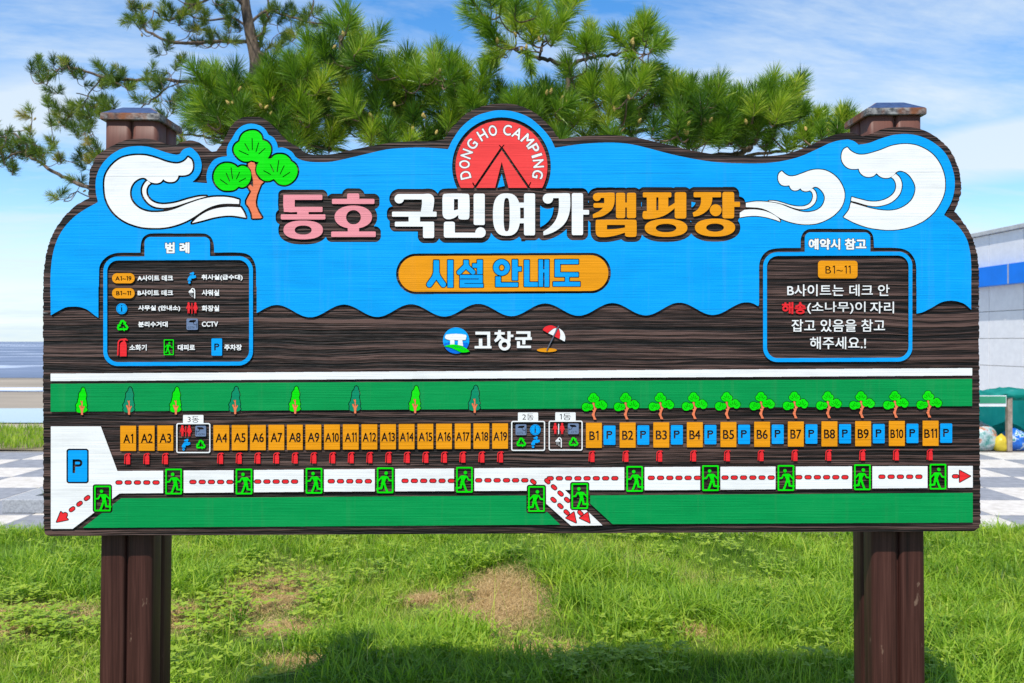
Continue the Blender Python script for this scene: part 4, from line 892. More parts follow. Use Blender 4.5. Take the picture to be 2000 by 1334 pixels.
# pavement: bedding + separate pavers in a chequer
light = simple('pale_granite_paver', (.46, .42, .37), (.60, .56, .51), 9, .8, .25, .003, .3)
dark = simple('grey_granite_paver', (.19, .195, .215), (.26, .265, .285), 9, .8, .25, .003, .3)
PV0, PV1 = 7.13, 12.5
bed = link('pavement', box(-9.6, 9.6, PV0, PV1, -.12, -.006), simple('joint_mortar', (.17, .155, .135), (.25, .23, .2), 20), None); tag(bed, kind='structure')
T = .74; pm = [None, None]
for i in range(2):
    pm[i] = box(-T/2+.004, T/2-.004, -T/2+.004, T/2-.004, -.05, 0, .004); pm[i].materials.append((light, dark)[i])
for j in range(7):
    for i in range(26):
        x_ = -9.25+i*T; y_ = PV0+T/2+j*T
        if abs(x_) < 2.6: continue
        o = link('paver', pm[(i+j) % 2], None, bed, (x_, y_, random.uniform(-.001, .0015)))
sheet('plaza', 4.6, 30, 12.504, 34, -.012, simple('plaza_concrete', (.38, .35, .31), (.52, .49, .45), 3, .85, .2))
# dune strip between pavement and beach
gx2, gy2 = np.meshgrid(np.linspace(-24, 4.4, 120), np.linspace(12.504, 15.6, 14))
tag(link('dune_bank', fast_mesh('dune', np.stack([gx2.ravel(), gy2.ravel(), (.03*fbm(gx2, gy2, 1.2, 9)+.02).ravel()], 1), grid_f(120, 14), smooth=True), simple('dune_soil', (.10, .085, .04), (.25, .2, .12), 4, .95, .3)), kind='structure')

# ---- grass
GV, GF, GA = [], [], []
def blades(x, y, z0, hmin, hmax, wmin, wmax, lean, var, seg=3, curl=1.0):
    n = len(x); h = rng.uniform(hmin, hmax, n); w = rng.uniform(wmin, wmax, n); th = rng.uniform(0, 2*np.pi, n); ln = rng.uniform(.15, 1, n)*lean*h
    fac = th+np.pi/2+rng.normal(0, .5, n); V = np.zeros((n, seg*2+1, 3))
    for j in range(seg+1):
        t = j/seg; cx_ = x+np.cos(th)*ln*t**(1.4+.6*curl); cy_ = y+np.sin(th)*ln*t**(1.4+.6*curl); cz = z0+h*(t-.33*t*t*np.minimum(1.5, ln/h*curl)); ww = w*(1-t**1.7)*.5 if j else w*.35
        if j < seg:
            V[:, 2*j, 0] = cx_-np.cos(fac)*ww; V[:, 2*j, 1] = cy_-np.sin(fac)*ww; V[:, 2*j, 2] = cz
            V[:, 2*j+1, 0] = cx_+np.cos(fac)*ww; V[:, 2*j+1, 1] = cy_+np.sin(fac)*ww; V[:, 2*j+1, 2] = cz
        else: V[:, 2*j, 0] = cx_; V[:, 2*j, 1] = cy_; V[:, 2*j, 2] = cz
    k = seg*2+1; base = (np.arange(n)*k)[:, None]; F = []
    for j in range(seg-1): F += [base+np.array([2*j, 2*j+1, 2*j+3]), base+np.array([2*j, 2*j+3, 2*j+2])]
    F.append(base+np.array([2*seg-2, 2*seg-1, 2*seg])); return V.reshape(-1, 3), np.vstack(F), np.repeat(np.broadcast_to(var, n), k)
def gather(parts):
    V, F, A = [], [], []; o = 0
    for v, f, a in parts: V.append(v); F.append(f+o); A.append(a); o += len(v)
    return np.vstack(V), np.vstack(F), np.concatenate(A)
def spread(n, y0, y1, xmax=.66, dens=None):
    y = rng.uniform(y0, y1, n); x = rng.uniform(-1, 1, n)*(y*xmax+.3); return x, y
parts = []
x, y = spread(210000, 3.3, 7.14)
cl = fbm(x, y, 3.2, 11); keep = rng.uniform(0, 1, len(x)) < np.clip(1.05-1.25*dry(x, y), .04, 1); x, y, cl = x[keep], y[keep], cl[keep]
parts.append(blades(x, y, gz(x, y)-.03*np.clip(dry(x, y)+dry(x, y+.22), 0, 1), .025, .076, .0018, .0042, 1.0, np.clip(.50+.30*cl+rng.normal(0, .17, len(x)), 0, .97)))
# coarse tufts of broader arching blades
tx, ty = spread(1900, 3.4, 7.08); k2 = fbm(tx, ty, 2.0, 5) > -.1; tx, ty = tx[k2], ty[k2]; k2 = (dry(tx, ty) < .08) & (dry(tx, ty+.25) < .25); tx, ty = tx[k2], ty[k2]
xx = np.repeat(tx, 26)+rng.normal(0, .045, len(tx)*26); yy = np.repeat(ty, 26)+rng.normal(0, .045, len(tx)*26); tv = np.repeat(rng.normal(.56, .15, len(tx)), 26)
parts.append(blades(xx, yy, gz(xx, yy), .045, .135, .004, .009, 1.45, np.clip(tv+rng.normal(0, .09, len(xx)), 0, .95), 4))
tx, ty = spread(420, 3.5, 7.0); k2 = (fbm(tx, ty, 1.3, 21) > .22) & (dry(tx, ty) < .05) & (dry(tx, ty+.3) < .2); tx, ty = tx[k2], ty[k2]
ex = np.array([(-.35, 4.25), (-.2, 4.1), (0, 4.3), (-.5, 4.45), (-.1, 4.55), (.1, 4.15), (-.6, 4.1), (-.3, 4.6), (.15, 4.4), (-.75, 4.3), (-.45, 4.75), (.3, 4.05), (-2.6, 5.8), (-2.9, 6.1), (-2.4, 6.2), (3.1, 5.2), (3.4, 5.6), (2.9, 5.9), (3.3, 6.3), (3.7, 6.1)])
rg = []
for (qx0, qx1, qy0, qy1, k_) in ((560, 1040, 1215, 1330, 95), (0, 190, 1070, 1190, 45), (1815, 2000, 1070, 1334, 60), (1180, 1660, 1150, 1215, 50), (850, 1180, 1060, 1110, 50), (1000, 1300, 1090, 1160, 30), (340, 420, 1080, 1190, 16), (1560, 1670, 1060, 1200, 22)):
    for _ in range(k_):
        qy = random.uniform(qy0, qy1)+38; qx = random.uniform(qx0, qx1); d = EYE*FPX/(qy-667); rg.append(((qx-1000)*d/FPX, d))
rg = np.array(rg); ex = np.vstack([ex, rg]); ex = ex[(dry(ex[:, 0], ex[:, 1]) < .12) & (dry(ex[:, 0], ex[:, 1]+.22) < .35)]
tx = np.concatenate([tx, ex[:, 0], ex[:, 0]+.1]); ty = np.concatenate([ty, ex[:, 1], ex[:, 1]+.08])
xx = np.repeat(tx, 30)+rng.normal(0, .06, len(tx)*30); yy = np.repeat(ty, 30)+rng.normal(0, .06, len(tx)*30); tv = np.repeat(rng.normal(.46, .12, len(tx)), 30)
parts.append(blades(xx, yy, gz(xx, yy), .08, .21, .006, .013, 1.5, np.clip(tv+rng.normal(0, .08, len(xx)), 0, .9), 5))
# fringe that hangs over the paving edge
y = np.minimum(rng.normal(7.10, .09, 9000), 7.24); x = rng.uniform(-5.4, 5.4, 9000)
parts.append(blades(x, y, np.zeros(9000)-.01, .03, .13, .003, .008, 1.1, np.clip(rng.normal(.5, .14, 9000), 0, .95), 4))
# stray tall stems
tx, ty = spread(600, 3.6, 7.0); parts.append(blades(tx, ty, gz(tx, ty), .22, .42, .002, .004, .9, np.clip(rng.normal(.75, .12, 600), 0, 1), 5))
V, F, A = gather(parts)
grassm = foliage('meadow_grass', [(0, (.050, .120, .010)), (.3, (.135, .26, .018)), (.55, (.27, .42, .028)), (.8, (.44, .52, .055)), (.93, (.48, .46, .14)), (1, (.58, .48, .24))], .42, .5)
tag(link('meadow_grass', fast_mesh('grass', V, F, A, True), grassm), 'mixed green grass growing under and behind the signboard', kind='stuff')
# dry straw on the bare patches
parts = []
for cx_, cy_, a_, b2 in DRY:
    n = int(60000*a_*b2)+500; x = cx_+rng.normal(0, a_*.62, n); y = cy_+rng.normal(0, b2*.62, n)
    parts.append(blades(x, y, gz(x, y)+.004, .006, .035, .0018, .0036, 4.2, np.clip(rng.normal(.6, .2, n), 0, 1), 3, .2))
V, F, A = gather(parts)
tag(link('dry_straw', fast_mesh('straw', V, F, A, True), foliage('dry_straw', [(0, (.14, .085, .04)), (.5, (.46, .30, .12)), (1, (.72, .53, .27))], .15)), 'tan dead straw lying on the bare patches of the lawn', kind='stuff')
# leafy weeds
def weeds(spots, nper, spread_, leaf, var0):
    V = []; F = []; A = []; o = 0
    for (sx_, sy_) in spots:
        for _ in range(nper):
            px_, py_ = sx_+random.gauss(0, spread_), sy_+random.gauss(0, spread_*.7)
            zb_ = float(gz(np.array([px_]), np.array([py_]))[0])+random.uniform(.03, .11); az = random.uniform(0, 6.28); s_ = leaf*random.uniform(.7, 1.25); vv_ = min(1, max(0, random.gauss(var0, .15)))
            for k in range(4):
                a1 = az+k*6.283/4+random.gauss(0, .25); til = random.uniform(-.1, .45); d = np.array([math.cos(a1)*math.cos(til), math.sin(a1)*math.cos(til), math.sin(til)]); sd = np.array([-math.sin(a1), math.cos(a1), 0])
                c0 = np.array([px_, py_, zb_]); pts = [c0, c0+d*s_*.35+sd*s_*.27, c0+d*s_*.8+sd*s_*.22, c0+d*s_*1.05, c0+d*s_*.8-sd*s_*.22, c0+d*s_*.35-sd*s_*.27]
                V += pts; F += [(o, o+1, o+5), (o+1, o+2, o+5), (o+2, o+4, o+5), (o+2, o+3, o+4)]; A += [vv_]*6; o += 6
    return np.array(V), np.array(F), np.array(A)
sp_ = []
for (px, py, n_, sd_) in ((380,1220,9,70),(430,1180,9,50),(500,1105,8,60),(560,1130,8,60),(40,1230,18,70),(120,1250,12,50),(60,1190,9,60),(620,1170,6,40),(300,1320,5,40),(700,1100,6,60),(150,1110,7,70),(1120,1320,7,30),(1250,1315,6,30)):
    for _ in range(n_):
        qx, qy = px+random.gauss(0, sd_*.6), max(1052, py+random.gauss(0, sd_*.28)); d = EYE*FPX/(qy-667); sp_.append(((qx-1000)*d/FPX, min(6.98, d)))
for _ in range(150):
    d = random.uniform(3.9, 7.1); sp_.append((random.uniform(-1, 1)*.62*d, d))
V, F, A = weeds(sp_, 12, .075, .028, .72)
wm = foliage('clover_weed', [(0, (.10, .20, .015)), (.5, (.24, .36, .03)), (1, (.40, .50, .05))], .4)
tag(link('leafy_weeds', fast_mesh('weeds', V, F, A), wm), 'yellow-green leafy weeds growing low among the grass', kind='stuff')
V, F, A = weeds([(1.2, 6.9), (1.35, 6.75), (1.0, 6.85), (1.6, 6.9), (.85, 6.85), (.4, 6.9)], 7, .07, .065, .7)
tag(link('broadleaf_weeds', fast_mesh('weeds', V, F, A), wm), 'bright green broad-leaved weeds below the middle of the board', kind='stuff')
# dune grass
n = 26000; x = rng.uniform(-13, 4.4, n); y = rng.uniform(12.56, 15.4, n)
V, F, A = blades(x, y, np.full(n, .02), .05, .19, .008, .016, .55, np.clip(rng.normal(.58, .16, n), 0, 1), 3)
tag(link('dune_grass', fast_mesh('dune_grass', V, F, A, True), grassm), 'tall green dune grass between the paving and the beach', kind='stuff')
# stone planter kerb at the left
PLN = thing('stone_planter', (-4.15, 8.6, 0), 'low grey granite tree planter kerb on the chequered paving at the left', 'planter')
gran = simple('grey_granite', (.24, .245, .26), (.36, .37, .385), 60, .7, .3, .002)
for (a_, b2, c_, d_) in ((-4.75, -3.55, 7.94, 8.14), (-4.75, -3.55, 9.1, 9.3), (-4.75, -4.55, 8.145, 9.095), (-3.75, -3.55, 8.145, 9.095)):
    link('kerb_stone', box(a_-(a_+b2)/2, b2-(a_+b2)/2, c_-(c_+d_)/2, d_-(c_+d_)/2, 0, .13, .008), gran, PLN, ((a_+b2)/2, (c_+d_)/2, 0))
link('planter_soil', box(-.395, .395, -.47, .47, 0, .10), simple('planter_earth', (.05, .04, .02), (.12, .1, .05), 12), PLN, (-4.15, 8.62, 0))
n = 900; x = rng.uniform(-4.52, -3.78, n); y = rng.uniform(8.2, 9.05, n); V, F, A = blades(x, y, np.full(n, .1), .05, .24, .004, .009, .9, np.clip(rng.normal(.5, .15, n), 0, 1), 4)
V[:, 0] += 4.15; V[:, 1] -= 8.6
o = link('planter_grass', fast_mesh('pg', V, F, A, True), grassm, PLN, (-4.15, 8.6, 0)); o['kind'] = 'stuff'

# ------------------------------------------------------------------ building at the right
BD = thing('stone_clad_building', (11.2, 20, 0), 'pale grey stone-clad flat-roofed building with a bright blue fascia band behind the board', 'building')
u = Vector((-.075, 1, 0)).normalized(); nrm_ = Vector((-u.y, u.x, 0)); base = Vector((11.18, 20.0, 0))
ang = math.atan2(u.y, u.x)-math.pi/2
def bpart(name, s0, s1, out0, out1, z0, z1, m, bev=0, label=None):
    """s along the wall (from the joint), out = metres proud of the wall face"""
    me = box(-out1, -out0, s0-(s0+s1)/2, s1-(s0+s1)/2, z0, z1, bev)
    p = base+u*((s0+s1)/2); o = link(name, me, m, BD, p, label); o.rotation_euler = (0, 0, ang); return o
stone = simple('pale_stone_cladding', (.66, .655, .66), (.72, .715, .715), 7, .75, .2, .002)
bpart('wall', -6, 10, -9, -.03, 0, 4.10, simple('dark_joint', (.20, .19, .18), (.26, .25, .24), 10))
ZR = [0, .41, 1.04, 1.67, 2.30, 2.93, 4.10]
pc = {}
for i in range(-5, 8):
    for j in range(6):
        key = j
        if key not in pc:
            pc[key] = box(-.0, .03, -.6+.006, .6-.006, ZR[j]+.006, ZR[j+1]-.006, .004); pc[key].materials.append(stone)
        o = bpy.data.objects.new('stone_panel', pc[key]); COL.objects.link(o); o.parent = BD; o.location = base+u*(.6+i*1.2)-nrm_*0-wloc(BD); o.rotation_euler = (0, 0, ang)
bpart('parapet_coping', -6.1, 10.1, -9.1, .07, 4.104, 4.20, simple('coping_metal', (.38, .38, .38), (.48, .48, .47), 8, .5), .01)
bf = simple('blue_fascia_enamel', (.0, .16, .66), (.0, .18, .74), 3, .4, .05, .001, .2)
for i, (a_, b2) in enumerate(((-6, -3.4), (-3.37, -1.02), (-.96, 2.2), (2.23, 5.4), (5.43, 8.6))): bpart('fascia_panel', a_, b2, .02, .22, 2.88, 3.33, bf, .006)
for s_ in (-3.385, -.99, 2.215, 5.415): bpart('fascia_joint', s_-.014 if s_ != -.99 else s_-.028, s_+.014 if s_ != -.99 else s_+.028, .02, .21, 2.885, 3.325, simple('joint_strip', (.35, .35, .36), (.45, .45, .46), 4))

# ------------------------------------------------------------------ rubbish pen at the right
PEN = thing('netted_rubbish_pen', (7.6, 12.7, 0), 'low rubbish pen of brown posts draped in green netting in front of the building', 'rubbish pen')
brown = simple('weathered_pipe', (.22, .17, .13), (.36, .29, .23), 18, .7)
for x_ in (7.22, 9.6, 4.9): link('pen_post', box(-.035, .035, -.035, .035, 0, .80, .006), brown, PEN, (x_, 12.4, 0))
for x_ in (4.9, 9.6): link('pen_post', box(-.03, .03, -.03, .03, 0, .80, .006), brown, PEN, (x_, 13.4, 0))
link('pen_rail', box(-2.4, 2.4, -.02, .02, -.02, .02, .004), brown, PEN, (7.25, 12.4, .795))
m, nt, b = mat('green_net', .7, .2); n = noise(nt, objc(nt), 5, 4, .6); n2 = noise(nt, objc(nt, (3, 3, .6)), 4, 2)
L(nt, ramp(nt, n, [(.3, (.0, .20, .17)), (.6, (.03, .36, .31)), (.78, (.20, .50, .45))]), b.inputs['Base Color']); bump(nt, b, n2, .5, .03)
tr_ = nt.nodes.new('ShaderNodeBsdfTranslucent'); tr_.inputs[0].default_value = (.03, .55, .46, 1); mx_ = nt.nodes.new('ShaderNodeMixShader'); mx_.inputs[0].default_value = .5
L(nt, b.outputs[0], mx_.inputs[1]); L(nt, tr_.outputs[0], mx_.inputs[2]); L(nt, mx_.outputs[0], nt.nodes['Material Output'].inputs[0])
netm = m
nx, nz_ = 90, 16; X, U = np.meshgrid(np.linspace(-2.5, 2.5, nx), np.linspace(0, 1, nz_))
Yn = .05*np.sin(X*7)+.04*np.sin(X*17+2*U)+.35-.2*U*0; Zn = .02+.84*U+.025*np.sin(X*9)*U
link('net_back', fast_mesh('net', np.stack([X.ravel(), Yn.ravel(), Zn.ravel()], 1), grid_f(nx, nz_), smooth=True), netm, PEN, (7.4, 12.75, 0))
U2 = U; Yt = -.40+.75*(1-U2); Zt = .86-.05*U2+.03*np.sin(X*11+U2*5)+.02*np.sin(X*23)-.06*np.sin(np.pi*U2)
link('net_top', fast_mesh('net', np.stack([X.ravel(), Yt.ravel(), Zt.ravel()], 1), grid_f(nx, nz_), smooth=True), netm, PEN, (7.4, 12.75, 0))
def blob(name, r, sc, seed, loc, m, parent=None, knot=True, label=None, cat=None):
    """crumpled sack: noisy squashed ball gathered into a neck"""
    nu, nv = 36, 22; th, ph = np.meshgrid(np.linspace(0, 2*np.pi, nu, endpoint=False), np.linspace(0, np.pi, nv))
    d = 1+.10*fbm(np.cos(th)*np.sin(ph)*3, np.sin(th)*np.sin(ph)*3+np.cos(ph)*4, 1.2, seed)+.03*np.sin(th*11+ph*3)*np.sin(ph)
    rr = np.sin(ph)**.8*d; z = np.cos(ph)*(.95+.0*d); up = ph < .62
    rr = np.where(up, rr*(.35+.65*(ph/.62)**1.5), rr); z = np.where(up, z+(.62-ph)*.32, z); z = np.maximum(z, -.72)
    v = np.stack([rr*np.cos(th)*r*sc[0], rr*np.sin(th)*r*sc[1], (z+.72)*r*sc[2]], -1).reshape(-1, 3)
    i = np.arange(nu*nv).reshape(nv, nu); f = np.stack([i[:-1], np.roll(i[:-1], -1, 1), np.roll(i[1:], -1, 1), i[1:]], -1).reshape(-1, 4)
    return link(name, fast_mesh(name, v, f, smooth=True), m, parent, loc, label)
for hx_, hr_, sd_ in ((6.75, .20, 31), (7.35, .24, 32), (7.95, .18, 33)):
    blob('net_fold', hr_, (1.9, 1.2, .42), sd_, (hx_, 12.62, .74), netm, PEN)
blob('net_fold', .22, (1.3, .6, 1.0), 34, (7.45, 12.85, 0), netm, PEN); blob('net_fold', .2, (1.1, .6, .9), 35, (6.65, 12.9, 0), netm, PEN)
ban = link('banner', box(-.9, .85, -.004, .004, -.085, .075), simple('banner_white', (.6, .62, .62), (.7, .72, .72), 4), PEN, (6.3, 12.345, .745), 'white edged blue and green banner on the pen rail')
gb = link('banner_field', box(-.40, .42, -.002, .002, -.045, .055), simple('banner_green', (.03, .22, .12), (.05, .27, .15), 4), ban, (6.72, 12.337, .752))
bb_ = link('banner_field', box(-.3, .28, -.002, .002, -.045, .055), simple('banner_blue', (.02, .18, .55), (.03, .22, .62), 4), ban, (6.03, 12.337, .752))
m, nt, b = mat('clear_sack_with_waste', .25, .5); n = noise(nt, objc(nt), 7, 3, .6)
L(nt, ramp(nt, n, [(.36, (.05, .20, .18)), (.46, (.22, .36, .34)), (.56, (.42, .48, .48)), (.64, (.5, .16, .08)), (.72, (.10, .28, .22))]), b.inputs['Base Color']); bump(nt, b, noise(nt, objc(nt), 22, 4, .6), .7, .02)
o = blob('rubbish_bag', .23, (1.05, .9, 1.0), 1, (6.93, 12.62, 0), m); tag(o, 'half-clear plastic rubbish bag, leftmost in the netted pen', 'rubbish bag', 'rubbish bags in the pen')
m, nt, b = mat('printed_sack', .3, .5); sp = nt.nodes.new('ShaderNodeSeparateXYZ'); tco = nt.nodes.new('ShaderNodeTexCoord'); L(nt, tco.outputs['Object'], sp.inputs[0])
n = noise(nt, objc(nt), 9, 3, .6)
c = ramp(nt, n, [(.40, (.01, .10, .45)), (.52, (.02, .16, .55)), (.56, (.6, .65, .68)), (.62, (.02, .20, .20))]); L(nt, c, b.inputs['Base Color']); bump(nt, b, noise(nt, objc(nt), 22, 4, .6), .6, .02)
o = blob('rubbish_bag', .19, (1.05, .9, .95), 2, (7.42, 12.62, 0), m); tag(o, 'blue and white plastic rubbish bag beside the pen post', 'rubbish bag', 'rubbish bags in the pen')
yl = simple('yellow_plastic', (.50, .38, .03), (.62, .48, .05), 6, .35, .4, .01)  # added yellow bag shape, stands in for the yellow print on the blue sack
o = blob('rubbish_bag', .11, (1.0, .8, 1.25), 4, (7.15, 12.47, 0), yl); tag(o, 'small yellow bag standing in for printed plastic, left of the pen post', 'rubbish bag', 'rubbish bags in the pen')
cbx = thing('cardboard_box', (7.86, 12.6, 0), 'brown cardboard box with red print at the right edge of the pen', 'box')
card = simple('cardboard', (.40, .24, .12), (.50, .31, .17), 8, .85)
link('box_body', box(-.24, .24, -.17, .17, 0, .27, .004), card, cbx, (7.86, 12.6, 0))
link('box_flap', box(-.23, .23, -.085, .085, 0, .006), card, cbx, (7.86, 12.52, .29)).rotation_euler = (.35, 0, 0)
link('printed_mark', solid([np.array([(-5, -5.), (-1, -1), (0, 4), (1.5, -1), (5, -5), (0, -2)])*10+np.array([1000, 667])], 0, .002, (1000, 667)), simple('red_print', (.5, .04, .03), (.6, .06, .04), 5), cbx, (7.80, 12.43, .14))

# ------------------------------------------------------------------ pines
def tube(paths, sides=7):
    V, F = [], []; o = 0
    for pts, rad in paths:
        pts = [Vector(p) for p in pts]; n = len(pts); up = Vector((.3, .8, .5)).normalized()
        for i, p in enumerate(pts):
            t = (pts[min(i+1, n-1)]-pts[max(i-1, 0)]).normalized(); a = t.cross(up).normalized(); b_ = t.cross(a)
            for k in range(sides):
                q = 2*math.pi*k/sides; V.append(p+(a*math.cos(q)+b_*math.sin(q))*rad[i])
        for i in range(n-1):
            for k in range(sides): F.append((o+i*sides+k, o+i*sides+(k+1) % sides, o+(i+1)*sides+(k+1) % sides, o+(i+1)*sides+k))
        o += n*sides
    return np.array([tuple(v) for v in V]), np.array(F)
def spline(pts, n=6):
    P = [np.array(p, float) for p in pts]; out = []
    for i in range(len(P)-1):
        p0, p1, p2, p3 = P[max(i-1, 0)], P[i], P[i+1], P[min(i+2, len(P)-1)]
        for j in range(n):
            t = j/n; out.append(.5*((2*p1)+(-p0+p2)*t+(2*p0-5*p1+4*p2-p3)*t*t+(-p0+3*p1-3*p2+p3)*t**3))
    out.append(P[-1]); return out
def needles(b0, d, Ls, nl, n, w, var):
    """bases (m,3), directions (m,3), shoot length, needle length -> triangles"""
    m = len(b0); t = rng.uniform(0, 1, (m, n)); d = d/np.linalg.norm(d, axis=1)[:, None]
    rnd = rng.normal(size=(m, n, 3)); perp = rnd-(rnd*d[:, None]).sum(-1, keepdims=True)*d[:, None]; perp /= np.linalg.norm(perp, axis=-1, keepdims=True)
    phi = np.radians(66-42*t+rng.normal(0, 9, (m, n)))[..., None]; dr = d[:, None]*np.cos(phi)+perp*np.sin(phi)
    base = b0[:, None]+d[:, None]*(Ls[:, None]*t)[..., None]; ln = (nl[:, None]*rng.uniform(.75, 1.12, (m, n)))[..., None]
    side = np.cross(dr, rng.normal(size=(m, n, 3))); side /= np.linalg.norm(side, axis=-1, keepdims=True)
    mid = base+dr*ln*.55; tip = base+dr*ln+np.array([0, 0, -1])*ln*.05
    V = np.stack([base-side*w*.3, base+side*w*.3, mid+side*w*.5, mid-side*w*.5, tip], 2).reshape(-1, 3)
    k = (np.arange(m*n)*5)[:, None]; F = np.vstack([k+np.array([0, 1, 2]), k+np.array([0, 2, 3]), k+np.array([3, 2, 4])])
    vr = np.clip(var[:, None]+rng.normal(0, .10, (m, n)), 0, 1); return V, F, np.repeat(vr.ravel(), 5)
barkm = simple('pine_bark', (.055, .040, .030), (.17, .125, .090), 22, .9, .9, .02, .2, vec=(1, 1, .35))
twigm = simple('pine_twig', (.10, .06, .035), (.24, .155, .10), 30, .85, .4, .004)
budm = simple('pine_bud', (.42, .33, .25), (.60, .50, .40), 60, .8, .2)
def cone_mesh():
    V, F = [], []; nu, nv = 10, 9
    for j in range(nv+1):
        t = j/nv; r = .42*math.sin(math.pi*min(1, t*.93+.07))**.75*(1-.25*t)
        for i in range(nu):
            a = 2*math.pi*(i+.5*(j % 2))/nu; rr = r*(1.12 if j % 2 else .94); V.append((rr*math.cos(a), rr*math.sin(a), t*1.6))
    for j in range(nv):
        for i in range(nu): F.append((j*nu+i, j*nu+(i+1) % nu, (j+1)*nu+(i+1) % nu, (j+1)*nu+i))
    F.append(tuple(range(nu))[::-1]); F.append(tuple(nv*nu+i for i in range(nu))); me = mesh('pine_cone', V, F)
    me.materials.append(simple('young_cone', (.30, .21, .05), (.50, .36, .10), 30, .7, .4, .004)); return me
CONE = cone_mesh()
def pine(name_label, basexy, trunk, limbs, tufts, nl, n, w, stops, cones=(), tr0=.09, shoot=.2, autotwig=.012, buds=False):
    root = thing('pine_tree', (basexy[0], basexy[1], 0), name_label, 'pine tree'); ro = np.array([basexy[0], basexy[1], 0])
    tp = spline(trunk, 8); nt_ = len(tp); paths = [(tp, [tr0*(1-.72*i/(nt_-1)) for i in range(nt_)])]
    V, F = tube(paths, 10); link('trunk', fast_mesh('trunk', V-ro, F, smooth=True), barkm, root, ro)
    nodes = [np.array(p) for p in tp[nt_//3:]]; lp = []
    for pts, ra, rb in limbs:
        q = spline(pts, 6); m_ = len(q); q = [q[0]]+[p+rng.normal(0, .008, 3) for p in q[1:]]; lp.append((q, [ra+(rb-ra)*i/(m_-1) for i in range(m_)])); nodes += [np.array(p) for p in q]
    V, F = tube(lp, 8)
    link('limbs', fast_mesh('limbs', V-ro, F, smooth=True), barkm if buds is False else barkm, root, ro)
    B = np.array([t[0] for t in tufts]); Dr = np.array([t[1] for t in tufts]); sz = np.array([t[2] for t in tufts]); vr = np.array([t[3] for t in tufts])
    Dn = Dr/np.linalg.norm(Dr, axis=1)[:, None]
    # twigs: each shoot joins the nearest wood already there
    NA = np.array(nodes); dist = np.array([np.min(np.linalg.norm(NA-b_, axis=1)) for b_ in B]); tw = []
    for i in np.argsort(dist):
        A_ = np.array(nodes); dd = np.linalg.norm(A_-B[i], axis=1); j = int(np.argmin(dd)); a_ = A_[j]; b_ = B[i]; mid = (a_+b_)/2+rng.normal(0, .06*dd[j], 3)-Dn[i]*dd[j]*.22
        q = spline([a_, mid, b_, b_+Dn[i]*shoot*sz[i]], 3); r = autotwig*min(1.4, .6+dd[j]); k_ = len(q); tw.append((q, [r*(1-.62*s_/(k_-1)) for s_ in range(k_)])); nodes += [mid, b_]
    V, F = tube(tw, 5); o = link('twigs', fast_mesh('twigs', V-ro, F, smooth=True), twigm, root, ro); o['kind'] = 'stuff'
    V, F, A = needles(B, Dr, shoot*sz, nl*sz, n, w, vr)
    o = link('crown', fast_mesh('crown', V-ro, F, A), foliage('pine_needles', stops, .30, .42), root, ro); o['kind'] = 'stuff'
    if buds:
        V, F = [], []; o_ = 0; bp = []
        for i in range(0, len(B), 2): e = B[i]+Dn[i]*shoot*sz[i]; bp.append(([e, e+Dn[i]*.018, e+Dn[i]*.036], [.005, .006, .002]))
        V, F = tube(bp, 6); q = link('buds', fast_mesh('buds', V-ro, F, smooth=True), budm, root, ro); q['kind'] = 'stuff'
    for (p, a1, a2, s_) in cones:
        q = bpy.data.objects.new('pine_cone', CONE); COL.objects.link(q); q.parent = root; q.location = Vector(p)-Vector(ro); q.rotation_euler = (a1, a2, 0); q.scale = (s_, s_, s_)
    return root
def inpoly(x, y, P):
    c = False; n = len(P)
    for i in range(n):
        x1, y1 = P[i]; x2, y2 = P[(i+1) % n]
        if (y1 > y) != (y2 > y) and x < (x2-x1)*(y-y1)/(y2-y1)+x1: c = not c
    return c
def T3(px, py, d, ang, sz=1.0, dy=0, var=None):
    """ang: degrees from vertical, clockwise in view"""
    a = math.radians(ang); return (tuple(P3(px, py, d)), (math.sin(a), dy, math.cos(a)), sz, var if var is not None else random.uniform(.35, .9))
# A: the far, thin-crowned pine on the left
dA = 13.0
tk = [(490, 905), (482, 640), (478, 420), (486, 240), (497, 165), (500, 120), (488, 60), (478, 0), (470, -90), (476, -180)]
trunk = [tuple(P3(x_, y_, dA)) for x_, y_ in tk]; trunk[0] = (trunk[0][0], dA, -.1)
lA = []
for pts, ra, rb in (([(492,82),(430,80),(350,84),(304,70),(276,48),(262,10)],.032,.012), ([(490,175),(430,168),(350,158),(250,155),(200,150),(140,132),(108,140),(92,165)],.036,.010),
    ([(480,400),(330,375),(240,372),(180,368),(120,345),(70,312),(30,300),(-20,330)],.045,.014), ([(480,300),(430,276),(380,264),(345,262)],.03,.012), ([(500,100),(540,120),(580,128),(612,112),(640,120)],.03,.01), ([(497,150),(520,170),(548,185),(560,140),(590,100),(640,60),(690,40)],.03,.012),
    ([(485,50),(520,20),(560,30),(620,45),(700,40)],.025,.01), ([(480,10),(440,-10),(380,10),(330,40),(300,20)],.025,.01), ([(488,60),(455,35),(400,40),(350,20)],.022,.009), ([(500,110),(515,60),(525,20),(515,-40)],.028,.012), ([(70,312),(40,270),(10,255)],.02,.01), ([(300,230),(250,230),(200,200),(150,180)],.016,.008),
    ([(200,150),(170,190),(160,230),(190,270)],.012,.006), ([(350,158),(300,190),(270,215),(230,225)],.014,.006), ([(345,262),(300,280),(250,300),(200,330)],.014,.006), ([(480,400),(300,395),(180,385),(150,375),(125,392)],.014,.006)):
    lA.append(([tuple(P3(x_, y_, dA+random.uniform(-.5, .5) if k_ else dA)) for k_, (x_, y_) in enumerate(pts)], ra, rb))
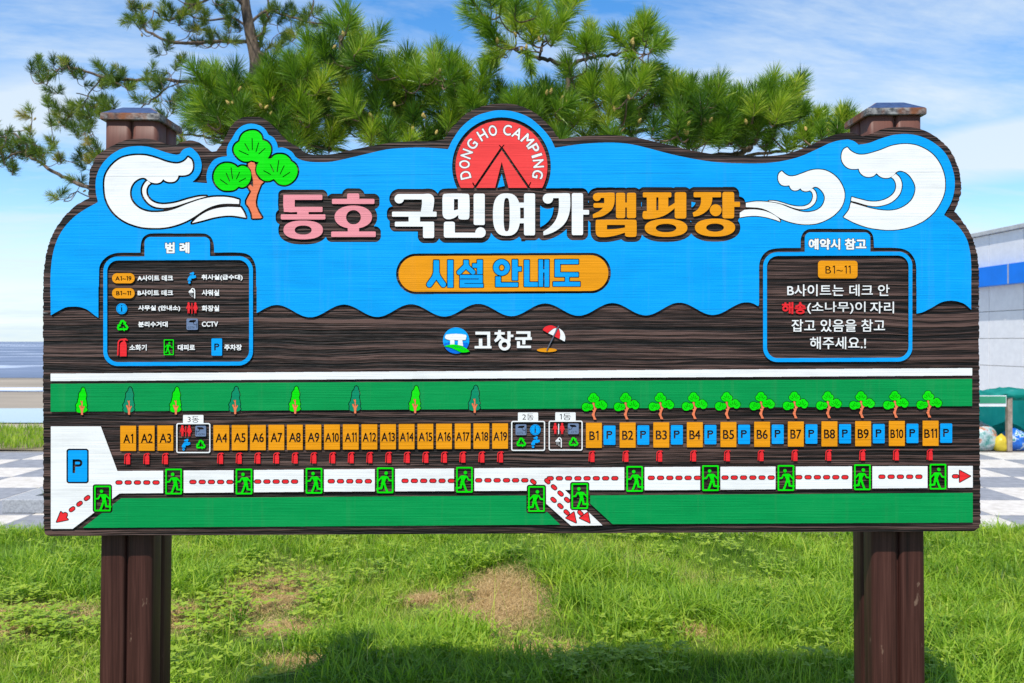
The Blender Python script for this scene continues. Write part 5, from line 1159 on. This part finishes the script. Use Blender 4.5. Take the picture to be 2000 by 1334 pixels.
spA = [(225,330),(290,350),(340,380),(190,400),(230,440),(300,500),(270,590),(180,610),(410,370),(430,420),(480,440),(560,370),(600,410),(540,480),(640,470),(690,400),(620,480),(720,470),(830,390),(790,540),(560,550),(610,600),(520,620),(470,620),(440,560),(340,660),(360,620),(310,680),(480,720),(440,740),(20,720),(60,800),(140,790),(200,760),(170,850),(240,850),(300,800),(330,880),(260,880),(30,850),(70,950),(450,870),(490,820),(530,790),(500,880),(430,1000),(330,1100),(480,900),(550,840),(540,860),(740,100),(780,60),(820,90),(760,150),(850,150),(720,20),(960,200),(910,290),(930,40),(980,40),(1010,90),(950,90),(1080,60),(1130,70),(1100,20),(1150,110),(1080,140),(1100,160),(1060,40),(1250,60),(1290,110),(1310,150),(1260,180),(1320,60),(1240,20),(1290,240),(1180,180),(1170,220),(1130,370),(1020,340),(960,370),(1090,240),(1500,50),(1480,100),(1540,100),(1560,40),(1600,100),(1640,50),(1700,80),(1660,170),(1560,160),(1480,220),(1540,240),(1440,200),(1640,200),(1700,130),(1750,60),(1800,100),(1450,330),(1500,290),(950,600),(930,640),(1060,640),(1100,700),(1150,730),(1200,760),(1040,790),(970,560),(1000,520),(900,520),(860,480),(40,760),(100,840),(120,800),(20,900),(0,800),(180,800),(220,820),(380,690),(500,640),(490,700),(540,560),(700,440),(660,420),(870,430),(900,450),(380,340),(620,560),(640,610),(560,640),(400,590),(330,610)]
tA = []
for (x_, y_) in spA:
    for _ in range(2):
        px, py = x_/2.857+random.gauss(0, 5), y_/2.857+random.gauss(0, 5); a_ = random.gauss(0, 40)-(18 if px < 300 else 0)
        tA.append(T3(px, py+9, dA+random.uniform(-.6, .6), a_, random.uniform(.75, 1.05), random.gauss(-.2, .4), random.gauss(.54, .18)))
# limbs above and beside the frame carry on the crown
for _ in range(110):
    px, py = random.uniform(230, 640), random.uniform(-330, -20); tA.append(T3(px, py, dA+random.uniform(-1.2, 1.2), random.gauss(0, 40), 1, random.gauss(0, .4)))
for _ in range(26):
    px, py = random.uniform(-150, -8), random.uniform(230, 420); tA.append(T3(px, py, dA+random.uniform(-1, 1), random.gauss(-20, 40), 1, random.gauss(0, .4)))
st1 = [(0, (.018, .045, .010)), (.3, (.055, .105, .016)), (.6, (.13, .20, .024)), (.85, (.26, .30, .036)), (1, (.36, .27, .06))]
cA = [(tuple(P3(x_/2.857, y_/2.857, dA)), random.uniform(1.8, 3.6), random.uniform(-1, 1), .038) for x_, y_ in ((270,420),(790,185),(860,200),(545,580),(330,680),(1310,640),(200,655),(480,1060))]
pine('tall thin-crowned pine with the bare trunk showing, behind the left part of the board', (trunk[0][0], dA), trunk, lA, tA, .16, 110, .0068, st1, cA, .16, .13, .009)
# B and C: nearer pines with long dense needles
st2 = [(0, (.016, .055, .012)), (.25, (.052, .130, .014)), (.55, (.135, .250, .018)), (.8, (.27, .39, .026)), (1, (.48, .50, .06))]
def mass(polyg, n_, d0, d1, lo=-28, hi=28, sz=(.85, 1.1)):
    xs_ = [p[0] for p in polyg]; ys_ = [p[1] for p in polyg]; o = []
    while len(o) < n_:
        px, py = random.uniform(min(xs_), max(xs_)), random.uniform(min(ys_), max(ys_))
        if inpoly(px, py, polyg): o.append(T3(px, py, random.uniform(d0, d1), random.gauss((lo+hi)/2, (hi-lo)/2), random.uniform(*sz), random.gauss(-.25, .35), random.gauss(.56, .19)))
    return o
dB = 8.2
tB = []
for px, py, a_, s_ in ((668,60,3,1.0),(690,75,25,1),(655,80,-22,1),(710,95,38,1),(700,115,10,1),(640,110,-25,1),(613,118,-8,1),(585,150,-12,1),(555,170,-20,1),(620,160,5,1),(725,135,30,.9),(760,160,-5,1),(790,170,8,1),(770,140,12,.9),(805,135,5,1),(853,125,3,1.05),(850,160,-8,1),(870,155,20,1),(832,150,-14,1),(655,150,12,1.0),(675,130,-12,1),(430,160,-8,1),(412,175,-25,1),(400,205,-42,.95),(445,190,-15,1),(455,215,-28,1),(385,228,-55,.95),(425,235,-40,1),(470,250,-12,1),(500,235,0,1),(530,205,0,1),(528,170,4,.9),(520,250,14,1),(548,240,20,1),(465,225,8,1),(560,215,-5,1),(595,205,-8,1),(760,195,-12,1),(725,175,15,1),(900,175,10,1),(890,210,0,1),(910,145,0,.9),(935,160,15,.9)):
    for _ in range(2): tB.append(T3(px+random.gauss(0, 7), py+random.gauss(6, 7), dB+random.uniform(-.5, .5), a_+random.gauss(0, 9), s_*random.uniform(.9, 1.08), random.gauss(-.2, .3)))
tB += mass([(560,180),(640,100),(700,100),(760,170),(850,160),(930,190),(930,300),(560,300)], 128, 7.7, 9.0)
tB += mass([(500,230),(520,160),(570,140),(600,200),(560,290)], 26, 7.9, 8.8)
tB += mass([(400,190),(450,170),(550,230),(560,300),(470,300),(400,260)], 62, 7.9, 8.8, -45, 20)
trB = [(tuple(P3(x_, y_, 8.25))) for x_, y_ in ((850,990),(840,700),(812,420),(775,300),(745,262),(712,228),(672,180),(668,110),(666,70))]; trB[0] = (trB[0][0], 8.25, -.1)
lB = [([tuple(P3(x_, y_, 8.2+q*.06)) for q, (x_, y_) in enumerate(pts)], ra, rb) for pts, ra, rb in (([(712,228),(700,232),(690,240),(660,232),(610,225),(560,230),(520,245)],.035,.012), ([(718,230),(720,220),(745,222),(790,228)],.022,.01), ([(780,320),(830,290),(870,250),(890,200),(880,150)],.04,.012), ([(520,245),(480,262),(430,270),(400,255)],.014,.008), ([(560,230),(530,200),(528,170)],.014,.008), ([(790,340),(730,310),(650,290),(590,280)],.03,.01), ([(760,280),(800,230),(800,160)],.02,.009))]
cB = []
for x_, y_ in ((521,795),(463,178*4.48),(441,205*4.3),)[:0]: pass
for px, py in ((466,178),(455,203),(449,205),(511,212),(517,212),(532,198),(528,224),(672,72),(650,95),(700,100),(641,195),(860,145),(771,208),(825,228),(832,232),(805,255),(851,262),(586,192),(727,230)):
    cB.append((tuple(P3(px, py, 7.75)), random.uniform(.1, .8)*random.choice((-1, 1)), random.uniform(-.7, .7), .036))
pine('dense long-needled pine behind the pine emblem and the left half of the title', (trB[0][0], 8.25), trB, lB, tB, .200, 215, .0050, st2, cB, .085, .17, .012, True)
dC = 8.0; tC = []
for px, py, a_, s_ in ((940,30,-35,1),(965,10,-15,1),(985,20,-5,1),(1010,30,5,1),(1000,55,-12,1),(1030,45,10,1),(1060,35,18,1),(1090,20,25,1),(1110,5,28,1),(1060,60,8,1),(1090,50,30,1),(955,60,-25,1),(975,75,-40,.9),(1040,80,0,1),(1075,80,20,.9),(1000,95,-70,.9),(970,100,-110,.8),(1025,100,160,.7),
    (1148,108,-8,.85),(1165,100,12,.85),(1140,95,-20,.8),(1155,80,5,.8), (1235,88,5,.9),(1250,90,30,.95),(1225,78,-25,.9),(1262,70,28,.95),(1245,60,5,.9),(1270,88,55,.85),(1240,105,-80,.7),(1262,105,120,.7),
    (1115,160,-10,1),(1135,180,5,1),(1165,185,-12,1),(1175,160,0,.9),(1215,190,-5,1),(1230,165,3,1),(1245,175,20,1),(1270,170,5,.95),(1298,180,25,1),(1320,190,8,1),(1290,200,35,1),(1335,215,-5,1),(1360,200,-15,1),(1378,195,5,1),(1395,190,18,1),(1345,180,-5,.8),(1080,190,-15,1),(1050,200,-5,1),(1020,210,-15,1),(960,200,-25,1),(985,185,-10,.9),(935,205,-20,.9),(1400,215,10,1),
    (1440,225,-8,1),(1465,215,3,1),(1490,195,2,1),(1498,180,5,1),(1515,205,18,1),(1450,200,-12,.9),(1545,195,5,.9),(1560,182,15,.9),(1550,215,30,.9),(1425,240,-15,1),(1478,240,0,1),(1520,240,12,1),(1540,235,28,.95),(1565,225,15,.75),
    (1590,250,5,.75),(1605,235,12,.75),(1622,262,15,.8),(1640,250,22,.85),(1600,270,-8,.7),(1570,275,-12,.7),(1575,262,5,.7),(1630,275,0,.8),(1540,285,0,.75),(1655,262,20,.8),(1510,288,-5,.7),(1645,240,0,.8)):
    for _ in range(2): tC.append(T3(px+random.gauss(0, 6), py+random.gauss(8, 6), dC+random.uniform(-.5, .5), a_+random.gauss(0, 9), s_*random.uniform(.9, 1.06), random.gauss(-.2, .3)))
tC += mass([(930,220),(1020,215),(1120,190),(1230,190),(1300,205),(1410,220),(1430,300),(900,300)], 112, 7.5, 8.7)
tC += mass([(1300,230),(1440,235),(1500,225),(1555,240),(1530,290),(1300,300)], 48, 7.6, 8.6)
trC = [tuple(P3(x_, y_, 8.1)) for x_, y_ in ((1180,1000),(1175,700),(1130,420),(1098,300),(1095,262),(1106,200),(1112,132))]; trC[0] = (trC[0][0], 8.1, -.1)
lC = [([tuple(P3(x_, y_, 8.05+.05*q)) for q, (x_, y_) in enumerate(pts)], ra, rb) for pts, ra, rb in (([(1112,134),(1085,122),(1055,112),(1020,104),(985,85),(965,60)],.024,.010), ([(1112,134),(1130,120),(1160,112),(1200,108),(1225,98),(1245,85)],.020,.008), ([(1055,112),(1060,80),(1062,45)],.014,.008), ([(1160,112),(1155,95)],.01,.007), ([(1128,224),(1160,212),(1180,198)],.018,.008), ([(1098,290),(1200,262),(1300,250),(1380,245)],.03,.012), ([(1150,430),(1300,330),(1445,300),(1470,280),(1496,256),(1530,240)],.045,.012), ([(1445,302),(1517,296),(1560,285),(1601,273),(1650,262)],.018,.007), ([(1098,290),(1050,260),(990,240),(940,235)],.028,.010), ([(1200,262),(1230,220),(1270,200)],.016,.008), ([(1380,245),(1395,210)],.014,.008), ([(1112,134),(1113,120)],.014,.010))]
cC = []
for px, py in ((972,85),(1009,72),(1017,98),(1028,98),(1054,82),(1150,101),(1232,84),(1236,90),(1067,186),(1075,184),(1096,198),(1099,204),(1105,201),(1200,218),(1230,195),(1247,240),(1342,245),(1379,238),(1386,240),(1340,265),(1458,243),(1340,262),(1014,205),(1575,255),(1618,262)):
    cC.append((tuple(P3(px, py, 7.55)), random.uniform(.1, .8)*random.choice((-1, 1)), random.uniform(-.7, .7), .036))
pine('dense long-needled pine behind the round badge and the right half of the board', (trC[0][0], 8.1), trC, lC, tC, .190, 215, .0050, st2, cC, .075, .16, .011, True)
